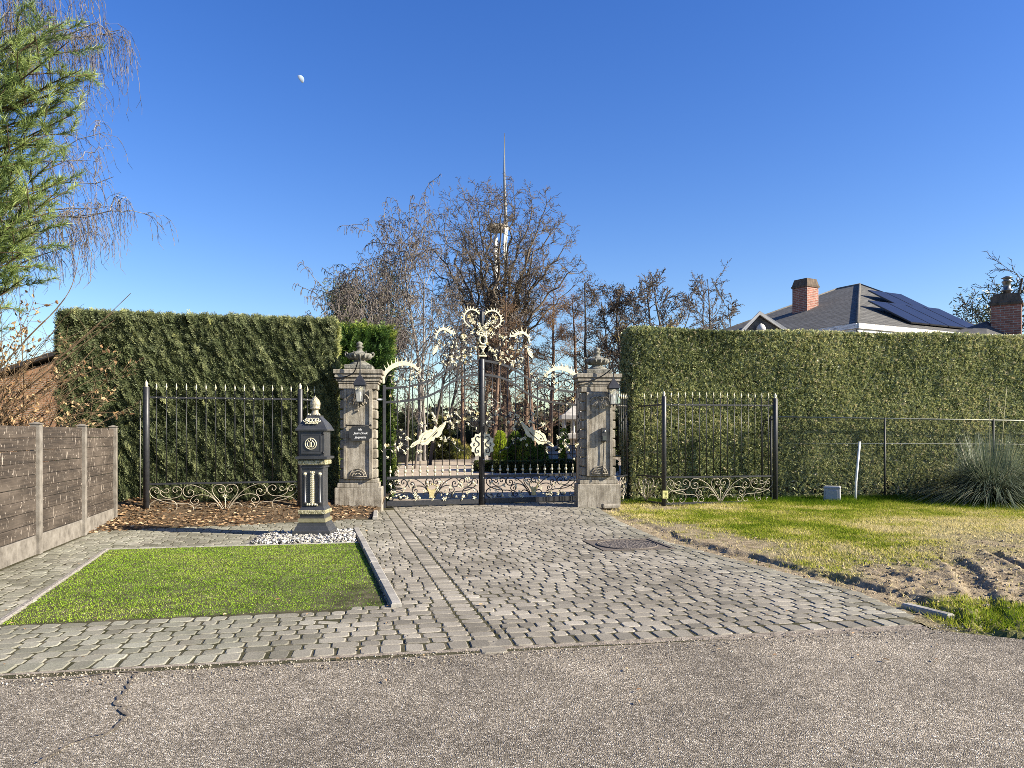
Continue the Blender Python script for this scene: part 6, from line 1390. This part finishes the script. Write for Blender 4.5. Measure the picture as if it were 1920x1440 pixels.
# solar panels in three rows on the sunny roof plane
ue = (e4[1]-e4[0]); ul = ue.length; ue.normalize(); pn_ = ue.cross(AP-e4[0]).normalized(); pn_ = pn_ if pn_.z > 0 else -pn_; vs_ = pn_.cross(ue).normalized(); vs_ = vs_ if vs_.z > 0 else -vs_
m, nt, b = _nt('solar_glass'); v = pos_node(nt); b.inputs['Base Color'].default_value = (.012, .014, .028, 1); b.inputs['Roughness'].default_value = .35; b.inputs['Specular IOR Level'].default_value = .25
nt.links.new(ramp(nt, noise(nt, v, 1.5, 2), [(.010, .012, .024), (.018, .020, .036)]), b.inputs['Base Color']); SOL = m
SFR = M('panel_frame', [(.02, .02, .022), (.04, .04, .042)], .4, .4)
hv = (AP-e4[0]).dot(vs_)
ua = (AP-e4[0]).dot(ue)
rows = [(.06, .35, 7), (.37, .64, 5), (.66, .90, 2)]
for v0, v1, n in rows:
    u0 = ua*v1*1.0+.35; wdt = 1.02
    for k in range(n):
        a0 = u0+k*wdt; 
        if a0+wdt > ul-(ul-ua)*v0-.1: break
        p = [e4[0]+ue*(a0+da)+vs_*(hv*vv)+pn_*(.10+(.16 if vv == v1 else 0)) for da, vv in ((.02, v0), (wdt-.02, v0), (wdt-.02, v1), (.02, v1))]
        f_ = MB().add([x_ for x_ in p]+[x_-pn_*.045 for x_ in p], [(0, 1, 2, 3), (7, 6, 5, 4), (0, 4, 5, 1), (1, 5, 6, 2), (2, 6, 7, 3), (3, 7, 4, 0)]).build('solar_panel', SFR, rf)
        c = sum(p, Vector())/4; MB().add([c+(x_-c)*.96+pn_*.004 for x_ in p], [(0, 1, 2, 3)]).build('glass', SOL, f_)
# gable wing
g0, g1 = W(1388, 618, 25.5), W(1478, 618, 25.5); pk = W(1424, 587, 25.5); bkv = Vector((1.7, 4.5, 0)); bk2 = W(1490, 590, 27.0)
mb = MB(); g0.z = g1.z = ZE-.15; g1.x += .1
mb.add([g0+Vector((.15, .1, 0)), g1+Vector((-.1, .1, 0)), pk+Vector((0, .1, -.1)), Vector((g0.x+.15, g0.y+.1, 0)), Vector((g1.x-.1, g1.y+.1, 0))], [(3, 4, 1, 0), (0, 1, 2)]); mb.build('gable_wall', M('gable_dark', [(.05, .05, .05), (.13, .125, .12)], .8, scale=6), hs_)
mb = MB(); mb.add([g0, pk, pk+bkv, g0+bkv], [(0, 1, 2, 3)]); mb.add([pk, g1, g1+bkv, pk+bkv], [(0, 1, 2, 3)]); mb.build('gable_roof', M('gable_roofing', [(.10, .098, .092), (.145, .14, .132)], .8, scale=5), hs_)
mb = MB(); mb.tube([g0, pk, g1], .085, 4, False); mb.tube([g1+Vector((0, -.02, 0)), g1+bkv], .05, 4, False); mb.lathe((pk.x+.05, pk.y-.02, ZE-.08), [(.16, 0), (.16, .12), (.1, .22), (.01, .28)], 10); mb.build('barge_boards', M('white_board', [(.40, .395, .38), (.50, .49, .47)], .6), hs_)
def chimney(c, w, d, z0, z1, zc, pots, rz, name='chimney'):
    ch = MB().box((c[0], c[1], (z0+z1)/2), (w, d, z1-z0), rz).build(name, RBRICK, rf)
    mb = MB(); mb.frus((c[0], c[1], z1), [(0, w*1.08, d*1.08), (.08, w*1.1, d*1.1), (.1, w*1.04, d*1.04), (zc, w*.86, d*.86)], rz); mb.build('chimney_cap', M('cap_'+str(pots), [(.06, .05, .04), (.17, .13, .10)], .9, scale=5, bs=.7, bd=.02, bscale=20, stretch=(3, 3, .4)), ch)
    return ch
cA = W(1510, 560, 31.0); chimney((cA.x, cA.y), .72, .72, 4.8, W(1510, 541, 31).z, .36, 0, .55)
cB = W(1887, 600, 23.5); cz = W(1887, 574, 23.5).z; ch = chimney((cB.x, cB.y), .80, .62, 3.6, cz, .36, 1, -.62)
mb = MB()
mb.lathe((cB.x+.02, cB.y, cz+.34), [(.11, 0), (.11, .12), (.16, .14), (.16, .16), (.10, .18), (.10, .40), (.15, .42), (.15, .44), (.1, .46), (.1, .52), (.17, .54), (.05, .60)], 12); mb.build('flue', M('flue_steel', [(.12, .12, .12), (.22, .22, .22)], .4, .7), ch)
# low lean-to roof beside the right chimney
a_, b2, c_, d_ = W(1790, 622, 23.2), W(1850, 602, 23.8), W(1900, 625, 23.4), W(1850, 640, 22.4)
MB().add([a_, b2, c_, d_, a_-Vector((0, 0, .1)), c_-Vector((0, 0, .1)), d_-Vector((0, 0, .1))], [(0, 3, 1), (1, 3, 2), (0, 4, 6, 3), (3, 6, 5, 2)]).build('porch_roof', M('porch_roof', [(.035, .035, .036), (.07, .07, .07)], .8, scale=6), hs_)
# ================================================================ brick house on the left
lh = thing('brick_house', 'orange brick gable house half hidden by the coppery shrub', 'house', (-17, 25, 0))
xr = -12.4; zt_ = 4.75; mb = MB()
mb.add([(-22, 24, 0), (xr+4, 24, 0), (xr+4, 24, 2.9), (xr, 24, zt_), (-22, 24, 1.4+.2), (-22, 32, 0), (xr+4, 32, 0), (xr+4, 32, 2.9), (xr, 32, zt_), (-22, 32, 1.6)], [(0, 1, 2, 3, 4), (9, 8, 7, 6, 5), (1, 6, 7, 2), (5, 0, 4, 9)]); mb.build('wall', OBRICK, lh)
mb = MB(); e_ = .12; A_ = [(-22.3, 1.62), (xr, zt_+e_), (xr+4.3, 2.9)]
for (x0, z0), (x1, z1) in zip(A_[:-1], A_[1:]): mb.add([(x0, 23.8, z0), (x1, 23.8, z1), (x1, 32.2, z1), (x0, 32.2, z0), (x0, 23.8, z0+.14), (x1, 23.8, z1+.14), (x1, 32.2, z1+.14), (x0, 32.2, z0+.14)], [(3, 2, 1, 0), (4, 5, 6, 7), (0, 1, 5, 4), (1, 2, 6, 5), (2, 3, 7, 6), (3, 0, 4, 7)])
mb.build('roof', M('dark_tiles', [(.03, .025, .022), (.06, .05, .045)], .8, scale=4), lh)
# ================================================================ moon: the sunlit half of a real sphere far away
D_ = 9000; mc = W(562.5, 149, D_); rad = 7.6*D_/F; toc = (Vector((0, 0, H))-mc).normalized(); V = []; Fq = []; n1, n2 = 40, 20
Q = sund.to_track_quat('Z', 'Y')
for i in range(n2+1):
    th_ = (PI/2*.97)*i/n2
    for k in range(n1): a = 2*PI*k/n1; V.append(mc+Q@Vector((math.sin(th_)*math.cos(a), math.sin(th_)*math.sin(a), math.cos(th_)))*rad)
for i in range(n2):
    for k in range(n1): Fq.append((i*n1+k, (i+1)*n1+k, (i+1)*n1+(k+1) % n1, i*n1+(k+1) % n1))
npmesh('moon', V, np.array(Fq), M('moon_sky_veiled', [(.16, .21, .30), (.30, .36, .46)], 1.0, scale=.02), loc=tuple(mc), smooth=True, label='pale half moon in the blue sky above the left hedge', cat='moon')  # blue veil of the sky mixed into the moon's own colour
# ================================================================ groups for repeated things
GR = {'kerb': 'concrete kerbs along the lawn and driveway', 'iron_fence': 'black iron fences beside the gate', 'stone_pillar': 'stone gate pillars', 'lantern': 'lanterns on the gate pillars', 'gate_leaf': 'leaves of the ornate gate',
      'stake': 'thin stakes by the hedges', 'cypress_hedge': 'cypress hedges left of the gate', 'box_hedge': 'low box hedges in the court', 'pampas_grass': 'pampas grass clumps', 'bare_tree': 'bare trees behind the hedges and gate', 'larch_tree': 'larches behind the gate',
      'topiary_column': 'clipped topiary in the court', 'garden_shrub': 'shrubs at the back of the garden', 'garden_planter': 'white stone planters in the court'}
for o_ in list(col.objects):
    k_ = o_.name.split('.')[0]
    if o_.parent is None and k_ in GR and 'label' in o_: o_['group'] = GR[k_]
